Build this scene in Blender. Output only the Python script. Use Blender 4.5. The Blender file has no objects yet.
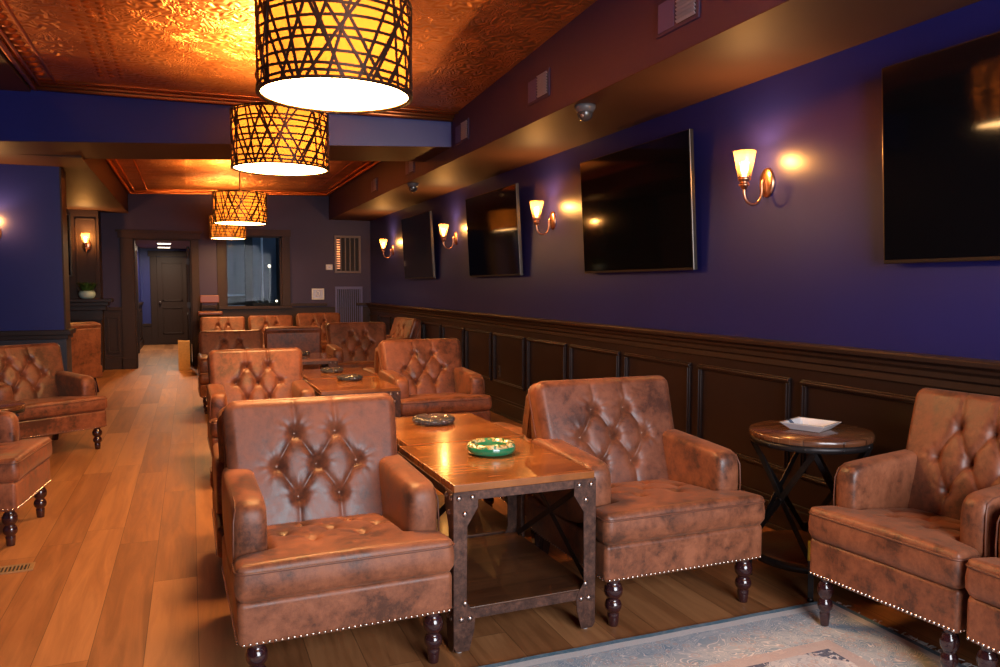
import bpy, bmesh, math, random
from mathutils import Vector, Matrix
PI = math.pi
R = math.radians
sc = bpy.context.scene
C = bpy.data.collections.new('lounge'); sc.collection.children.link(C)
rng = random.Random(7)

# ---------------------------------------------------------------- materials
def mat(name):
    m = bpy.data.materials.new(name); m.use_nodes = True
    nt = m.node_tree; b = nt.nodes['Principled BSDF']
    return m, nt, b
def N(nt, t, **kw):
    n = nt.nodes.new(t)
    for k, v in kw.items():
        if k in n.inputs: n.inputs[k].default_value = v
        else: setattr(n, k, v)
    return n
def L(nt, a, b): nt.links.new(a, b)
def ramp(nt, fac, stops):
    r = nt.nodes.new('ShaderNodeValToRGB'); e = r.color_ramp.elements
    while len(e) < len(stops): e.new(0.5)
    for i, (p, c) in enumerate(stops):
        e[i].position = p; e[i].color = (*c, 1) if len(c) == 3 else c
    L(nt, fac, r.inputs[0]); return r.outputs[0]
def coords(nt, scale=(1, 1, 1), rot=(0, 0, 0), loc=(0, 0, 0), kind='Object'):
    tc = nt.nodes.new('ShaderNodeTexCoord'); mp = nt.nodes.new('ShaderNodeMapping')
    mp.inputs['Scale'].default_value = scale; mp.inputs['Rotation'].default_value = rot; mp.inputs['Location'].default_value = loc
    L(nt, tc.outputs[kind], mp.inputs[0]); return mp.outputs[0]
def noise(nt, vec, scale, detail=4, rough=.55, dist=0):
    n = N(nt, 'ShaderNodeTexNoise', Scale=scale, Detail=detail, Roughness=rough, Distortion=dist)
    if vec: L(nt, vec, n.inputs['Vector'])
    return n.outputs[0]
def bump(nt, b, h, strength=.3, dist=.01, prev=None):
    n = N(nt, 'ShaderNodeBump', Strength=strength, Distance=dist); L(nt, h, n.inputs['Height'])
    if prev: L(nt, prev, n.inputs['Normal'])
    L(nt, n.outputs[0], b.inputs['Normal']); return n.outputs[0]
def mth(nt, op, a, b=None, c=None):
    n = nt.nodes.new('ShaderNodeMath'); n.operation = op
    for i, v in enumerate((a, b, c)):
        if v is None: continue
        if isinstance(v, (int, float)): n.inputs[i].default_value = v
        else: L(nt, v, n.inputs[i])
    return n.outputs[0]
def mixc(nt, fac, a, b, mode='MIX'):
    n = nt.nodes.new('ShaderNodeMix'); n.data_type = 'RGBA'; n.blend_type = mode
    for k, v in ((0, fac), (6, a), (7, b)):
        if isinstance(v, (int, float)): n.inputs[k].default_value = v
        elif isinstance(v, tuple): n.inputs[k].default_value = (*v, 1)
        else: L(nt, v, n.inputs[k])
    return n.outputs[2]
def plain(name, col, rough=.5, metal=0, spec=.5, coat=0, nz=0, nscale=30, bmp=0):
    m, nt, b = mat(name)
    b.inputs['Base Color'].default_value = (*col, 1); b.inputs['Roughness'].default_value = rough
    b.inputs['Metallic'].default_value = metal; b.inputs['Specular IOR Level'].default_value = spec
    b.inputs['Coat Weight'].default_value = coat
    if nz or bmp:
        v = coords(nt); n = noise(nt, v, nscale)
        if nz: L(nt, ramp(nt, n, [(.3, tuple(c*(1-nz) for c in col)), (.7, tuple(min(1, c*(1+nz)) for c in col))]), b.inputs['Base Color'])
        if bmp: bump(nt, b, n, bmp, .003)
    return m

def m_leather(name, hi, mid, lo, gloss=.42):
    m, nt, b = mat(name)
    v = coords(nt)
    oi = nt.nodes.new('ShaderNodeObjectInfo')
    add = nt.nodes.new('ShaderNodeVectorMath'); add.operation = 'ADD'
    sc_ = nt.nodes.new('ShaderNodeVectorMath'); sc_.operation = 'SCALE'; L(nt, oi.outputs['Location'], sc_.inputs[0]); sc_.inputs['Scale'].default_value = 3.7
    L(nt, v, add.inputs[0]); L(nt, sc_.outputs[0], add.inputs[1]); v = add.outputs[0]
    n1 = noise(nt, v, 4.5, 9, .74, .25); n2 = noise(nt, v, 24, 6, .7, .3); n3 = noise(nt, v, 260, 2, .5)
    f = mth(nt, 'ADD', mth(nt, 'MULTIPLY', n1, .72), mth(nt, 'MULTIPLY', n2, .28))
    c = ramp(nt, f, [(.41, lo), (.49, mid), (.59, hi)])
    L(nt, c, b.inputs['Base Color'])
    rr = ramp(nt, f, [(.38, (gloss-.1,)*3), (.62, (gloss+.14,)*3)])
    L(nt, rr, b.inputs['Roughness']); b.inputs['Specular IOR Level'].default_value = .45
    b.inputs['Sheen Weight'].default_value = .12; b.inputs['Sheen Tint'].default_value = (1, .6, .4, 1)
    h = mth(nt, 'ADD', mth(nt, 'MULTIPLY', n3, .35), mth(nt, 'MULTIPLY', n2, .8))
    bump(nt, b, h, .35, .003)
    return m
LEATHER = m_leather('distressed brown leather', (.32, .105, .047), (.215, .068, .031), (.085, .031, .018))
LEATHER2 = m_leather('smooth brown leather', (.25, .078, .036), (.17, .052, .025), (.08, .027, .016), .38)
PIPING = plain('leather piping', (.16, .055, .03), .45)
BUTTON = plain('button leather', (.34, .15, .085), .35)

def m_wood(name, a, b_, c_, plank=.12, axis=0, rough=.22, coat=.5, sx=1.0, gap=True, long=1.0):
    """boards running along Y (axis 0) in object space"""
    m, nt, b = mat(name)
    v = coords(nt, rot=(0, 0, 0 if axis == 0 else R(90)))
    sep = nt.nodes.new('ShaderNodeSeparateXYZ'); L(nt, v, sep.inputs[0])
    x = mth(nt, 'DIVIDE', sep.outputs[0], plank); ix = mth(nt, 'FLOOR', x)
    wn = N(nt, 'ShaderNodeTexWhiteNoise'); wn.noise_dimensions = '1D'; L(nt, ix, wn.inputs['W'])
    y = mth(nt, 'DIVIDE', mth(nt, 'ADD', sep.outputs[1], mth(nt, 'MULTIPLY', wn.outputs[0], 7.3)), long)
    iy = mth(nt, 'FLOOR', y)
    cmb = nt.nodes.new('ShaderNodeCombineXYZ'); L(nt, ix, cmb.inputs[0]); L(nt, iy, cmb.inputs[1])
    w2 = N(nt, 'ShaderNodeTexWhiteNoise'); w2.noise_dimensions = '3D'; L(nt, cmb.outputs[0], w2.inputs['Vector'])
    cmb2 = nt.nodes.new('ShaderNodeCombineXYZ')
    L(nt, mth(nt, 'MULTIPLY', sep.outputs[0], 26*sx), cmb2.inputs[0]); L(nt, mth(nt, 'MULTIPLY', sep.outputs[1], 2.2*sx), cmb2.inputs[1])
    L(nt, mth(nt, 'MULTIPLY', w2.outputs[0], 40), cmb2.inputs[2])
    g = noise(nt, cmb2.outputs[0], 1.0, 6, .62, 1.4)
    g2 = noise(nt, cmb2.outputs[0], .35, 3, .5, 2.5)
    f = mth(nt, 'ADD', mth(nt, 'MULTIPLY', g, .55), mth(nt, 'ADD', mth(nt, 'MULTIPLY', g2, .25), mth(nt, 'MULTIPLY', w2.outputs[0], .25)))
    col = ramp(nt, f, [(.36, c_), (.52, b_), (.68, a)])
    fx = mth(nt, 'FRACT', x); fy = mth(nt, 'FRACT', y)
    ex = mth(nt, 'MINIMUM', fx, mth(nt, 'SUBTRACT', 1, fx)); ey = mth(nt, 'MINIMUM', fy, mth(nt, 'SUBTRACT', 1, fy))
    gx = mth(nt, 'LESS_THAN', mth(nt, 'MULTIPLY', ex, plank), .0013); gy = mth(nt, 'LESS_THAN', mth(nt, 'MULTIPLY', ey, long), .0013)
    gg = mth(nt, 'MAXIMUM', gx, gy)
    if gap: col = mixc(nt, mth(nt, 'MULTIPLY', gg, .75), col, tuple(q*.25 for q in c_))
    L(nt, col, b.inputs['Base Color'])
    L(nt, ramp(nt, g, [(.3, (rough,)*3), (.7, (rough+.1,)*3)]), b.inputs['Roughness'])
    b.inputs['Coat Weight'].default_value = coat; b.inputs['Coat Roughness'].default_value = .12
    bump(nt, b, mth(nt, 'SUBTRACT', mth(nt, 'MULTIPLY', g, .25), gg), .25, .002)
    return m
FLOORM = m_wood('oak floor boards', (.47, .205, .078), (.34, .135, .048), (.21, .078, .026), .19, 0, .44, 0, .5, long=1.7)
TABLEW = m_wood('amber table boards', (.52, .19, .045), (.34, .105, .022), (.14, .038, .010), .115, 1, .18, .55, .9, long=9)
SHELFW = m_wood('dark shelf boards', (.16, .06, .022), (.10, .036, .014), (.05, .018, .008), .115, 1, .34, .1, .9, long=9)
ROUNDW = m_wood('walnut disc boards', (.19, .075, .03), (.13, .046, .02), (.08, .028, .013), .09, 1, .2, .5, .9, long=9)

def m_rust():
    m, nt, b = mat('rusted brown iron'); v = coords(nt)
    n = noise(nt, v, 38, 8, .75); n2 = noise(nt, v, 160, 4, .6)
    L(nt, ramp(nt, n, [(.35, (.04, .019, .014)), (.52, (.095, .043, .030)), (.70, (.20, .088, .055))]), b.inputs['Base Color'])
    b.inputs['Metallic'].default_value = .45; b.inputs['Roughness'].default_value = .48
    bump(nt, b, n2, .4, .002); return m
RUST = m_rust()
IRON = plain('blackened iron', (.03, .026, .027), .42, .7, nz=.3)
RIVET = plain('steel rivet', (.42, .36, .34), .28, 1)
GLIDE = plain('grey plastic glide', (.5, .52, .55), .4)
LEGW = plain('dark cherry turned wood', (.035, .010, .012), .16, 0, .6, .7)
NAIL = plain('antique nickel nail', (.85, .74, .66), .22, 1)
BLUE = plain('deep blue satin paint', (.014, .017, .150), .33, 0, .5, nz=.05, nscale=3, bmp=.04)
BLUEF = plain('dusky blue matt paint', (.040, .025, .074), .5, 0, .4, nz=.05, nscale=3)
BROWNP = plain('umber ceiling paint', (.078, .034, .019), .55, 0, .2, nz=.05, nscale=4)
WAIN = plain('espresso painted wood', (.019, .009, .008), .36, 0, .4, 0, nz=.12, nscale=6)
WAIN2 = plain('umber trim paint', (.034, .017, .012), .5, 0, .3, 0, nz=.1)
WAINF = plain('slate blue panel paint', (.022, .025, .045), .42, nz=.08)
BLACKG = plain('black screen glass', (.004, .004, .005), .06, 0, .45, 0)
BEZEL = plain('dark bezel metal', (.10, .085, .075), .3, .9)
BRASS = plain('brushed copper brass', (.80, .42, .24), .28, 1)
WHITEP = plain('white plastic', (.75, .72, .72), .4)
GREYP = plain('grey vent metal', (.42, .40, .46), .4, .3)
VENTB = plain('blue painted vent metal', (.11, .10, .26), .4)
VENTD = plain('dark vent throat', (.02, .018, .022), .7)
DARKP = plain('dark brown switch plastic', (.035, .02, .016), .35)

def m_tin():
    m, nt, b = mat('embossed copper tin'); v = coords(nt)
    b.inputs['Base Color'].default_value = (.78, .30, .085, 1); b.inputs['Metallic'].default_value = .9; b.inputs['Roughness'].default_value = .42
    sep = nt.nodes.new('ShaderNodeSeparateXYZ'); L(nt, v, sep.inputs[0])
    T = .61
    px = mth(nt, 'SUBTRACT', mth(nt, 'FRACT', mth(nt, 'DIVIDE', sep.outputs[0], T)), .5)
    py = mth(nt, 'SUBTRACT', mth(nt, 'FRACT', mth(nt, 'DIVIDE', sep.outputs[1], T)), .5)
    r = mth(nt, 'SQRT', mth(nt, 'ADD', mth(nt, 'POWER', px, 2), mth(nt, 'POWER', py, 2)))
    ang = mth(nt, 'ARCTAN2', py, px)
    petals = mth(nt, 'MULTIPLY', mth(nt, 'SINE', mth(nt, 'MULTIPLY', ang, 8)), .035)
    rings = mth(nt, 'SINE', mth(nt, 'MULTIPLY', mth(nt, 'ADD', r, petals), 48))
    w = noise(nt, v, 5.5, 2, .5, 2.2)
    scroll = mth(nt, 'SINE', mth(nt, 'MULTIPLY', w, 32))
    inner = mth(nt, 'LESS_THAN', r, .30)
    h = mth(nt, 'ADD', mth(nt, 'MULTIPLY', inner, rings), mth(nt, 'MULTIPLY', mth(nt, 'SUBTRACT', 1, inner), scroll))
    ax = mth(nt, 'ABSOLUTE', px); ay = mth(nt, 'ABSOLUTE', py); e = mth(nt, 'MAXIMUM', ax, ay)
    seam = mth(nt, 'GREATER_THAN', e, .488); frame = mth(nt, 'MULTIPLY', mth(nt, 'GREATER_THAN', e, .44), mth(nt, 'LESS_THAN', e, .46))
    h = mth(nt, 'SUBTRACT', mth(nt, 'ADD', h, mth(nt, 'MULTIPLY', frame, 1.5)), mth(nt, 'MULTIPLY', seam, 3))
    bump(nt, b, h, .6, .007)
    L(nt, ramp(nt, noise(nt, v, 3, 4), [(.3, (.62, .21, .05)), (.7, (.88, .36, .11))]), b.inputs['Base Color'])
    return m
TIN = m_tin()
TINM = plain('copper tin moulding', (.62, .20, .06), .34, .9)

def m_shade():
    m = bpy.data.materials.new('amber fabric shade'); m.use_nodes = True; nt = m.node_tree; nt.nodes.clear()
    o = nt.nodes.new('ShaderNodeOutputMaterial'); t = N(nt, 'ShaderNodeBsdfTranslucent'); t.inputs[0].default_value = (.068, .024, .0035, 1)
    d = N(nt, 'ShaderNodeBsdfDiffuse'); d.inputs[0].default_value = (.3, .14, .04, 1)
    e = N(nt, 'ShaderNodeEmission'); e.inputs[0].default_value = (1, .46, .08, 1); e.inputs[1].default_value = .16
    mx = nt.nodes.new('ShaderNodeMixShader'); mx.inputs[0].default_value = .25; L(nt, t.outputs[0], mx.inputs[1]); L(nt, d.outputs[0], mx.inputs[2])
    a = nt.nodes.new('ShaderNodeAddShader'); L(nt, mx.outputs[0], a.inputs[0]); L(nt, e.outputs[0], a.inputs[1]); L(nt, a.outputs[0], o.inputs[0])
    return m
SHADE = m_shade()
def emis(name, col, s):
    m = bpy.data.materials.new(name); m.use_nodes = True; nt = m.node_tree; nt.nodes.clear()
    o = nt.nodes.new('ShaderNodeOutputMaterial'); e = N(nt, 'ShaderNodeEmission'); e.inputs[0].default_value = (*col, 1); e.inputs[1].default_value = s
    L(nt, e.outputs[0], o.inputs[0]); return m
DIFFUSER = emis('lit white diffuser', (1, .53, .19), 56)
BULB = emis('lit bulb', (1, .60, .26), 22)
PANELL = emis('lit ceiling panel', (1, .80, .60), 7)
LED = emis('small lit window light', (1, .75, .5), 6)
LATTICE = plain('bronze lattice strip', (.055, .030, .020), .4, .6)
def m_cup():
    m = bpy.data.materials.new('ribbed amber glass cup'); m.use_nodes = True; nt = m.node_tree; nt.nodes.clear()
    o = nt.nodes.new('ShaderNodeOutputMaterial'); t = N(nt, 'ShaderNodeBsdfTransparent'); t.inputs[0].default_value = (1, .86, .62, 1)
    g = N(nt, 'ShaderNodeBsdfTranslucent'); g.inputs[0].default_value = (.42, .22, .07, 1)
    gl = N(nt, 'ShaderNodeBsdfGlossy', Roughness=.12)
    mx = nt.nodes.new('ShaderNodeMixShader'); mx.inputs[0].default_value = .34; L(nt, t.outputs[0], mx.inputs[1]); L(nt, g.outputs[0], mx.inputs[2])
    m2 = nt.nodes.new('ShaderNodeMixShader'); m2.inputs[0].default_value = .1; L(nt, mx.outputs[0], m2.inputs[1]); L(nt, gl.outputs[0], m2.inputs[2])
    L(nt, m2.outputs[0], o.inputs[0]); return m
CUP = m_cup()
def m_glass(name, col=(1, 1, 1), rough=.02, f=.12):
    m = bpy.data.materials.new(name); m.use_nodes = True; nt = m.node_tree; nt.nodes.clear()
    o = nt.nodes.new('ShaderNodeOutputMaterial'); t = N(nt, 'ShaderNodeBsdfTransparent'); t.inputs[0].default_value = (*col, 1)
    gl = N(nt, 'ShaderNodeBsdfGlossy', Roughness=rough)
    mx = nt.nodes.new('ShaderNodeMixShader'); mx.inputs[0].default_value = f
    L(nt, t.outputs[0], mx.inputs[1]); L(nt, gl.outputs[0], mx.inputs[2]); L(nt, mx.outputs[0], o.inputs[0]); return m
PANE = m_glass('window glass', (.85, .9, .95), .02, .004)
CRYSTAL, _nt, _b = mat('cut crystal')
_b.inputs['Base Color'].default_value = (.30, .29, .29, 1); _b.inputs['Roughness'].default_value = .04
_b.inputs['Transmission Weight'].default_value = .8; _b.inputs['IOR'].default_value = 1.5

def m_green():
    m, nt, b = mat('green glazed ceramic'); v = coords(nt)
    n = noise(nt, v, 34, 5, .6, .8)
    sep = nt.nodes.new('ShaderNodeSeparateXYZ'); L(nt, v, sep.inputs[0])
    top = mth(nt, 'GREATER_THAN', sep.outputs[2], .030)
    gold = ramp(nt, n, [(.44, (.03, .25, .12)), (.5, (.55, .33, .08)), (.58, (.8, .75, .5)), (.66, (.05, .3, .2))])
    L(nt, mixc(nt, top, (.02, .23, .10), gold), b.inputs['Base Color'])
    b.inputs['Roughness'].default_value = .1; b.inputs['Coat Weight'].default_value = .8; return m
GREEN = m_green()
CERAM = plain('white glazed ceramic', (.80, .80, .84), .12, 0, .5, .5)
SLATE = plain('slate grey stripe glaze', (.10, .13, .20), .2)
YELLOW = plain('yellow tag card', (.80, .62, .03), .5)
PLANTM = plain('green leaves', (.05, .13, .025), .5, nz=.4, nscale=20)
POTM = plain('pale teal pot', (.50, .68, .64), .35)
CARD = plain('tan cardboard', (.62, .36, .13), .6, nz=.1)
BARSEAT = plain('red brown bar leather', (.17, .045, .02), .35)

def m_rug():
    m, nt, b = mat('faded persian rug pile'); v = coords(nt)
    sep = nt.nodes.new('ShaderNodeSeparateXYZ'); L(nt, v, sep.inputs[0])
    X, Y = sep.outputs[0], sep.outputs[1]         # object origin in the far right corner; both go negative
    dx = mth(nt, 'MULTIPLY', X, -1); dy = mth(nt, 'MULTIPLY', Y, -1)
    d = mth(nt, 'MINIMUM', dx, dy)                # distance in from the border
    cream = (.84, .76, .72); blue = (.27, .36, .45); navy = (.045, .065, .14); rose = (.60, .44, .40); teal = (.13, .23, .30)
    n1 = noise(nt, v, 6.5, 2, .5, 1.8); n2 = noise(nt, v, 26, 5, .7, 1.0); n3 = noise(nt, v, 240, 2, .5)
    # scrolling vine figure
    vine = mth(nt, 'ABSOLUTE', mth(nt, 'SINE', mth(nt, 'MULTIPLY', n1, 62)))
    vine = mth(nt, 'LESS_THAN', vine, .36)
    vor = N(nt, 'ShaderNodeTexVoronoi', Scale=21.0); L(nt, v, vor.inputs['Vector'])
    ros = mth(nt, 'LESS_THAN', mth(nt, 'ABSOLUTE', mth(nt, 'SUBTRACT', vor.outputs['Distance'], .3)), .06)
    # field: stepped lozenges with dark navy knots
    a1 = mth(nt, 'ABSOLUTE', mth(nt, 'SUBTRACT', mth(nt, 'FRACT', mth(nt, 'ADD', mth(nt, 'DIVIDE', dx, .62), .1)), .5))
    a2 = mth(nt, 'ABSOLUTE', mth(nt, 'SUBTRACT', mth(nt, 'FRACT', mth(nt, 'ADD', mth(nt, 'DIVIDE', dy, .62), .1)), .5))
    loz = mth(nt, 'ADD', a1, a2)
    lozd = mth(nt, 'LESS_THAN', mth(nt, 'ABSOLUTE', mth(nt, 'SUBTRACT', loz, .42)), .13)
    navmask = mth(nt, 'MULTIPLY', lozd, mth(nt, 'GREATER_THAN', n2, .46))
    brd = mixc(nt, ramp(nt, n1, [(.35, (0, 0, 0)), (.65, (1, 1, 1))]), blue, (.50, .53, .56))
    brd = mixc(nt, mth(nt, 'MULTIPLY', vine, .95), brd, cream)
    brd = mixc(nt, mth(nt, 'MULTIPLY', ros, .6), brd, rose)
    fld = mixc(nt, ramp(nt, n1, [(.4, (0, 0, 0)), (.6, (1, 1, 1))]), cream, (.62, .60, .62))
    fld = mixc(nt, mth(nt, 'MULTIPLY', vine, .55), fld, (.24, .29, .38))
    fld = mixc(nt, mth(nt, 'MULTIPLY', ros, .6), fld, rose)
    fld = mixc(nt, navmask, fld, navy)
    infield = mth(nt, 'GREATER_THAN', d, .36)
    c = mixc(nt, infield, brd, fld)
    s1 = mth(nt, 'MULTIPLY', mth(nt, 'GREATER_THAN', d, .30), mth(nt, 'LESS_THAN', d, .36)); c = mixc(nt, mth(nt, 'MULTIPLY', s1, .8), c, rose)
    s3 = mth(nt, 'MULTIPLY', mth(nt, 'GREATER_THAN', d, .025), mth(nt, 'LESS_THAN', d, .065)); c = mixc(nt, mth(nt, 'MULTIPLY', s3, .75), c, cream)
    s2 = mth(nt, 'LESS_THAN', d, .025); c = mixc(nt, s2, c, teal)
    fade = ramp(nt, n2, [(.42, (0, 0, 0)), (.62, (1, 1, 1))])
    c = mixc(nt, mth(nt, 'MULTIPLY', fade, .22), c, (.66, .60, .57))
    L(nt, c, b.inputs['Base Color']); b.inputs['Roughness'].default_value = .95; b.inputs['Specular IOR Level'].default_value = .15
    bump(nt, b, mth(nt, 'ADD', n3, n2), .5, .004); return m
RUG = m_rug()
FRINGE = plain('cream wool fringe', (.62, .60, .58), .9)

# ---------------------------------------------------------------- mesh helpers
class MB:
    def __init__(s): s.v = []; s.f = []; s.sm = []; s.mi = []; s.cur = 0
    def add(s, vs, fs, smooth=False):
        o = len(s.v); s.v += [tuple(p) for p in vs]
        for f in fs: s.f.append([i+o for i in f]); s.sm.append(smooth); s.mi.append(s.cur)
        return s
    def box(s, x0, x1, y0, y1, z0, z1):
        return s.add([(x0,y0,z0),(x1,y0,z0),(x1,y1,z0),(x0,y1,z0),(x0,y0,z1),(x1,y0,z1),(x1,y1,z1),(x0,y1,z1)],
                     [(0,3,2,1),(4,5,6,7),(0,1,5,4),(1,2,6,5),(2,3,7,6),(3,0,4,7)])
    def bar(s, a, b, w, t, up=(0, 0, 1)):
        a = Vector(a); b = Vector(b); d = (b-a).normalized(); u = Vector(up); sd = d.cross(u)
        if sd.length < 1e-4: sd = d.cross(Vector((1, 0, 0)))
        sd.normalize(); n = sd.cross(d).normalized()
        vs = [p + sd*(w/2*i) + n*(t/2*j) for p in (a, b) for (i, j) in ((-1,-1),(1,-1),(1,1),(-1,1))]
        return s.add(vs, [(0,1,2,3),(7,6,5,4),(0,4,5,1),(1,5,6,2),(2,6,7,3),(3,7,4,0)])
    def tube(s, pts, r, n=8, closed=False, caps=True):
        pts = [Vector(p) for p in pts]; m = len(pts); rings = []; prev = None
        for i, p in enumerate(pts):
            if closed: d = pts[(i+1) % m]-pts[i-1]
            else: d = pts[min(i+1, m-1)]-pts[max(i-1, 0)]
            d.normalize()
            if prev is None:
                u = d.orthogonal().normalized()
            else:
                u = (prev - d*prev.dot(d))
                u = u.normalized() if u.length > 1e-5 else d.orthogonal().normalized()
            prev = u; w = d.cross(u); rr = r[i] if isinstance(r, (list, tuple)) else r
            rings.append([p + (u*math.cos(2*PI*k/n) + w*math.sin(2*PI*k/n))*rr for k in range(n)])
        vs = [q for g in rings for q in g]; fs = []
        for i in range(m if closed else m-1):
            j = (i+1) % m
            for k in range(n): fs.append((i*n+k, i*n+(k+1) % n, j*n+(k+1) % n, j*n+k))
        if caps and not closed: fs.append(tuple(range(n))[::-1]); fs.append(tuple((m-1)*n+k for k in range(n)))
        return s.add(vs, fs, True)
    def lathe(s, prof, c=(0, 0, 0), n=24, smooth=True, caps=True):
        vs = []; fs = []; m = len(prof)
        for (r, z) in prof:
            for k in range(n):
                a = 2*PI*k/n; vs.append((c[0]+r*math.cos(a), c[1]+r*math.sin(a), c[2]+z))
        for i in range(m-1):
            for k in range(n): fs.append((i*n+k, i*n+(k+1) % n, (i+1)*n+(k+1) % n, (i+1)*n+k))
        if caps: fs.append(tuple(range(n))[::-1]); fs.append(tuple((m-1)*n+k for k in range(n)))
        return s.add(vs, fs, smooth)
    def dome(s, c, r, d, n=8, sq=.6):
        """small domed head at c pointing along d"""
        c = Vector(c); d = Vector(d).normalized(); u = d.orthogonal().normalized(); w = d.cross(u); vs = []; fs = []
        for (a, h) in ((1, 0), (.8, .6*sq), (.42, .92*sq)):
            for k in range(n):
                t = 2*PI*k/n; vs.append(c+(u*math.cos(t)+w*math.sin(t))*r*a+d*r*h)
        vs.append(c+d*r*sq)
        for i in range(2):
            for k in range(n): fs.append((i*n+k, i*n+(k+1) % n, (i+1)*n+(k+1) % n, (i+1)*n+k))
        for k in range(n): fs.append((2*n+k, 2*n+(k+1) % n, 3*n))
        return s.add(vs, fs, True)
    def prism(s, outline, d0, d1, plane='xz', smooth=False):
        n = len(outline)
        def P(a, b, d): return (a, d, b) if plane == 'xz' else ((d, a, b) if plane == 'yz' else (a, b, d))
        vs = [P(a, b, d0) for a, b in outline]+[P(a, b, d1) for a, b in outline]
        fs = [tuple(range(n)), tuple(range(2*n-1, n-1, -1))]+[(i, n+i, n+(i+1) % n, (i+1) % n) for i in range(n)]
        return s.add(vs, fs, smooth)
    def grid(s, fn, nu, nv, smooth=True, wrapu=False):
        vs = [fn(i/nu, j/nv) for j in range(nv+1) for i in range(nu+(0 if wrapu else 1))]; w = nu+(0 if wrapu else 1); fs = []
        for j in range(nv):
            for i in range(nu): fs.append((j*w+i, j*w+(i+1) % w, (j+1)*w+(i+1) % w, (j+1)*w+i))
        return s.add(vs, fs, smooth)
    def build(s, name, m, parent=None, bevel=0, seg=2, loc=None, recalc=True):
        me = bpy.data.meshes.new(name); me.from_pydata(s.v, [], s.f)
        for p, sm, mi in zip(me.polygons, s.sm, s.mi): p.use_smooth = sm; p.material_index = mi
        ms = m if isinstance(m, (list, tuple)) else [m]
        for q in ms: me.materials.append(q)
        if recalc:
            bm = bmesh.new(); bm.from_mesh(me); bmesh.ops.recalc_face_normals(bm, faces=bm.faces); bm.to_mesh(me); bm.free()
        o = bpy.data.objects.new(name, me); C.objects.link(o)
        if parent: o.parent = parent
        if loc: o.location = loc
        if bevel:
            b = o.modifiers.new('bevel', 'BEVEL'); b.width = bevel; b.segments = seg; b.limit_method = 'ANGLE'; b.angle_limit = R(40)
            if seg > 2:
                for p in me.polygons: p.use_smooth = True
                w = o.modifiers.new('wn', 'WEIGHTED_NORMAL'); w.keep_sharp = False
        return o
def tag(o, label=None, cat=None, group=None, kind=None):
    if label: o['label'] = label
    if cat: o['category'] = cat
    if group: o['group'] = group
    if kind: o['kind'] = kind
    return o
def empty(name, loc=(0, 0, 0), rz=0):
    o = bpy.data.objects.new(name, None); C.objects.link(o); o.location = loc; o.rotation_euler = (0, 0, rz); o.empty_display_size = .1
    return o
KIDS = {}
def copy_tree(o, parent=None):
    c = o.copy(); C.objects.link(c)
    if parent: c.parent = parent
    for ch in [x for x in ALLK() if x.parent is o]: copy_tree(ch, c)
    return c
def ALLK(): return list(C.objects)
def copies(proto, specs, setter):
    kids = {}
    for x in list(C.objects):
        if x.parent: kids.setdefault(x.parent.name, []).append(x)
    def cp(o, parent=None):
        c = o.copy(); C.objects.link(c)
        if parent: c.parent = parent
        for ch in kids.get(o.name, []): cp(ch, c)
        return c
    for i, s in enumerate(specs):
        o = proto if i == 0 else cp(proto)
        setter(o, s)
def struct(o, label=None, cat='structure'):
    o['kind'] = 'structure'
    if label: o['label'] = label
    return o

# ---------------------------------------------------------------- room shell
YF = 14.3      # far wall
XR = 3.11      # right wall
YB = -1.6      # wall behind the viewer
ZS = 2.575     # soffit underside
struct(MB().box(-3.2, 3.3, YB-.1, 20.2, -.06, 0).build('floor', FLOORM), 'wide oak boards with warm reflections running down the long lounge')
# right wall
struct(MB().box(XR, XR+.12, YB, YF+.1, 0, 3.5).build('wall_right', BLUE), 'deep blue satin wall carrying the screens and wall lights')
struct(MB().box(-3.2, -3.08, YB, YF+.1, 0, 3.5).build('wall_left', BLUEF))
# wainscot of right wall
w = MB(); w.box(XR-.02, XR, YB, YF, 0, 1.0)
def mould_frame(w, x, y0, y1, z0, z1, t=.018, wd=.032, sgn=-1):
    for (a0, a1, b0, b1) in ((y0, y1, z1-wd, z1), (y0, y1, z0, z0+wd), (y0, y0+wd, z0+wd, z1-wd), (y1-wd, y1, z0+wd, z1-wd)):
        xs = sorted((x, x+sgn*t)); w.box(xs[0], xs[1], a0, a1, b0, b1)
        xs = sorted((x, x+sgn*t*1.6)); q = wd*.3
        if b1-b0 > a1-a0: w.box(xs[0], xs[1], a0+q, a1-q, b0, b1)
        else: w.box(xs[0], xs[1], a0, a1, b0+q, b1-q)
y = 3.30
for k in range(-7, 13):
    y0 = 3.39+k*.925; mould_frame(w, XR-.02, y0, y0+.835, .33, .872)
struct(w.build('trim_1', WAIN, bevel=.003), 'espresso brown wainscot with framed panels below the blue wall')
# chair rail
prof = [(0, .93), (-.035, .93), (-.035, .965), (-.05, .975), (-.052, 1.0), (-.07, 1.015), (-.075, 1.03), (-.105, 1.045), (-.11, 1.065), (-.10, 1.072), (0, 1.072)]
w = MB(); n = len(prof)
w.add([(XR+a, YB, b) for a, b in prof]+[(XR+a, YF, b) for a, b in prof], [tuple(range(n)), tuple(range(2*n-1, n-1, -1))]+[(i, n+i, n+(i+1) % n, (i+1) % n) for i in range(n)])
struct(w.build('trim_2', WAIN2, bevel=.003), 'moulded dark chair rail along the right wall')
w = MB(); w.box(XR-.05, XR-.02, YB, YF, 0, .15); w.box(XR-.065, XR-.02, YB, YF, .0, .025); w.box(XR-.035, XR-.02, YB, YF, .15, .175)
struct(w.build('baseboard_right', WAIN, bevel=.003))
# right soffit
w = MB(); w.box(2.36, XR, YB, YF, ZS+.004, 3.5)
struct(w.build('trim_3', BLUEF), 'boxed blue soffit running the length of the right wall')
w = MB(); w.box(2.36, XR, YB, YF, ZS, ZS+.004)
struct(w.build('ceiling_soffit', BROWNP), 'umber underside of the boxed soffit')
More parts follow.
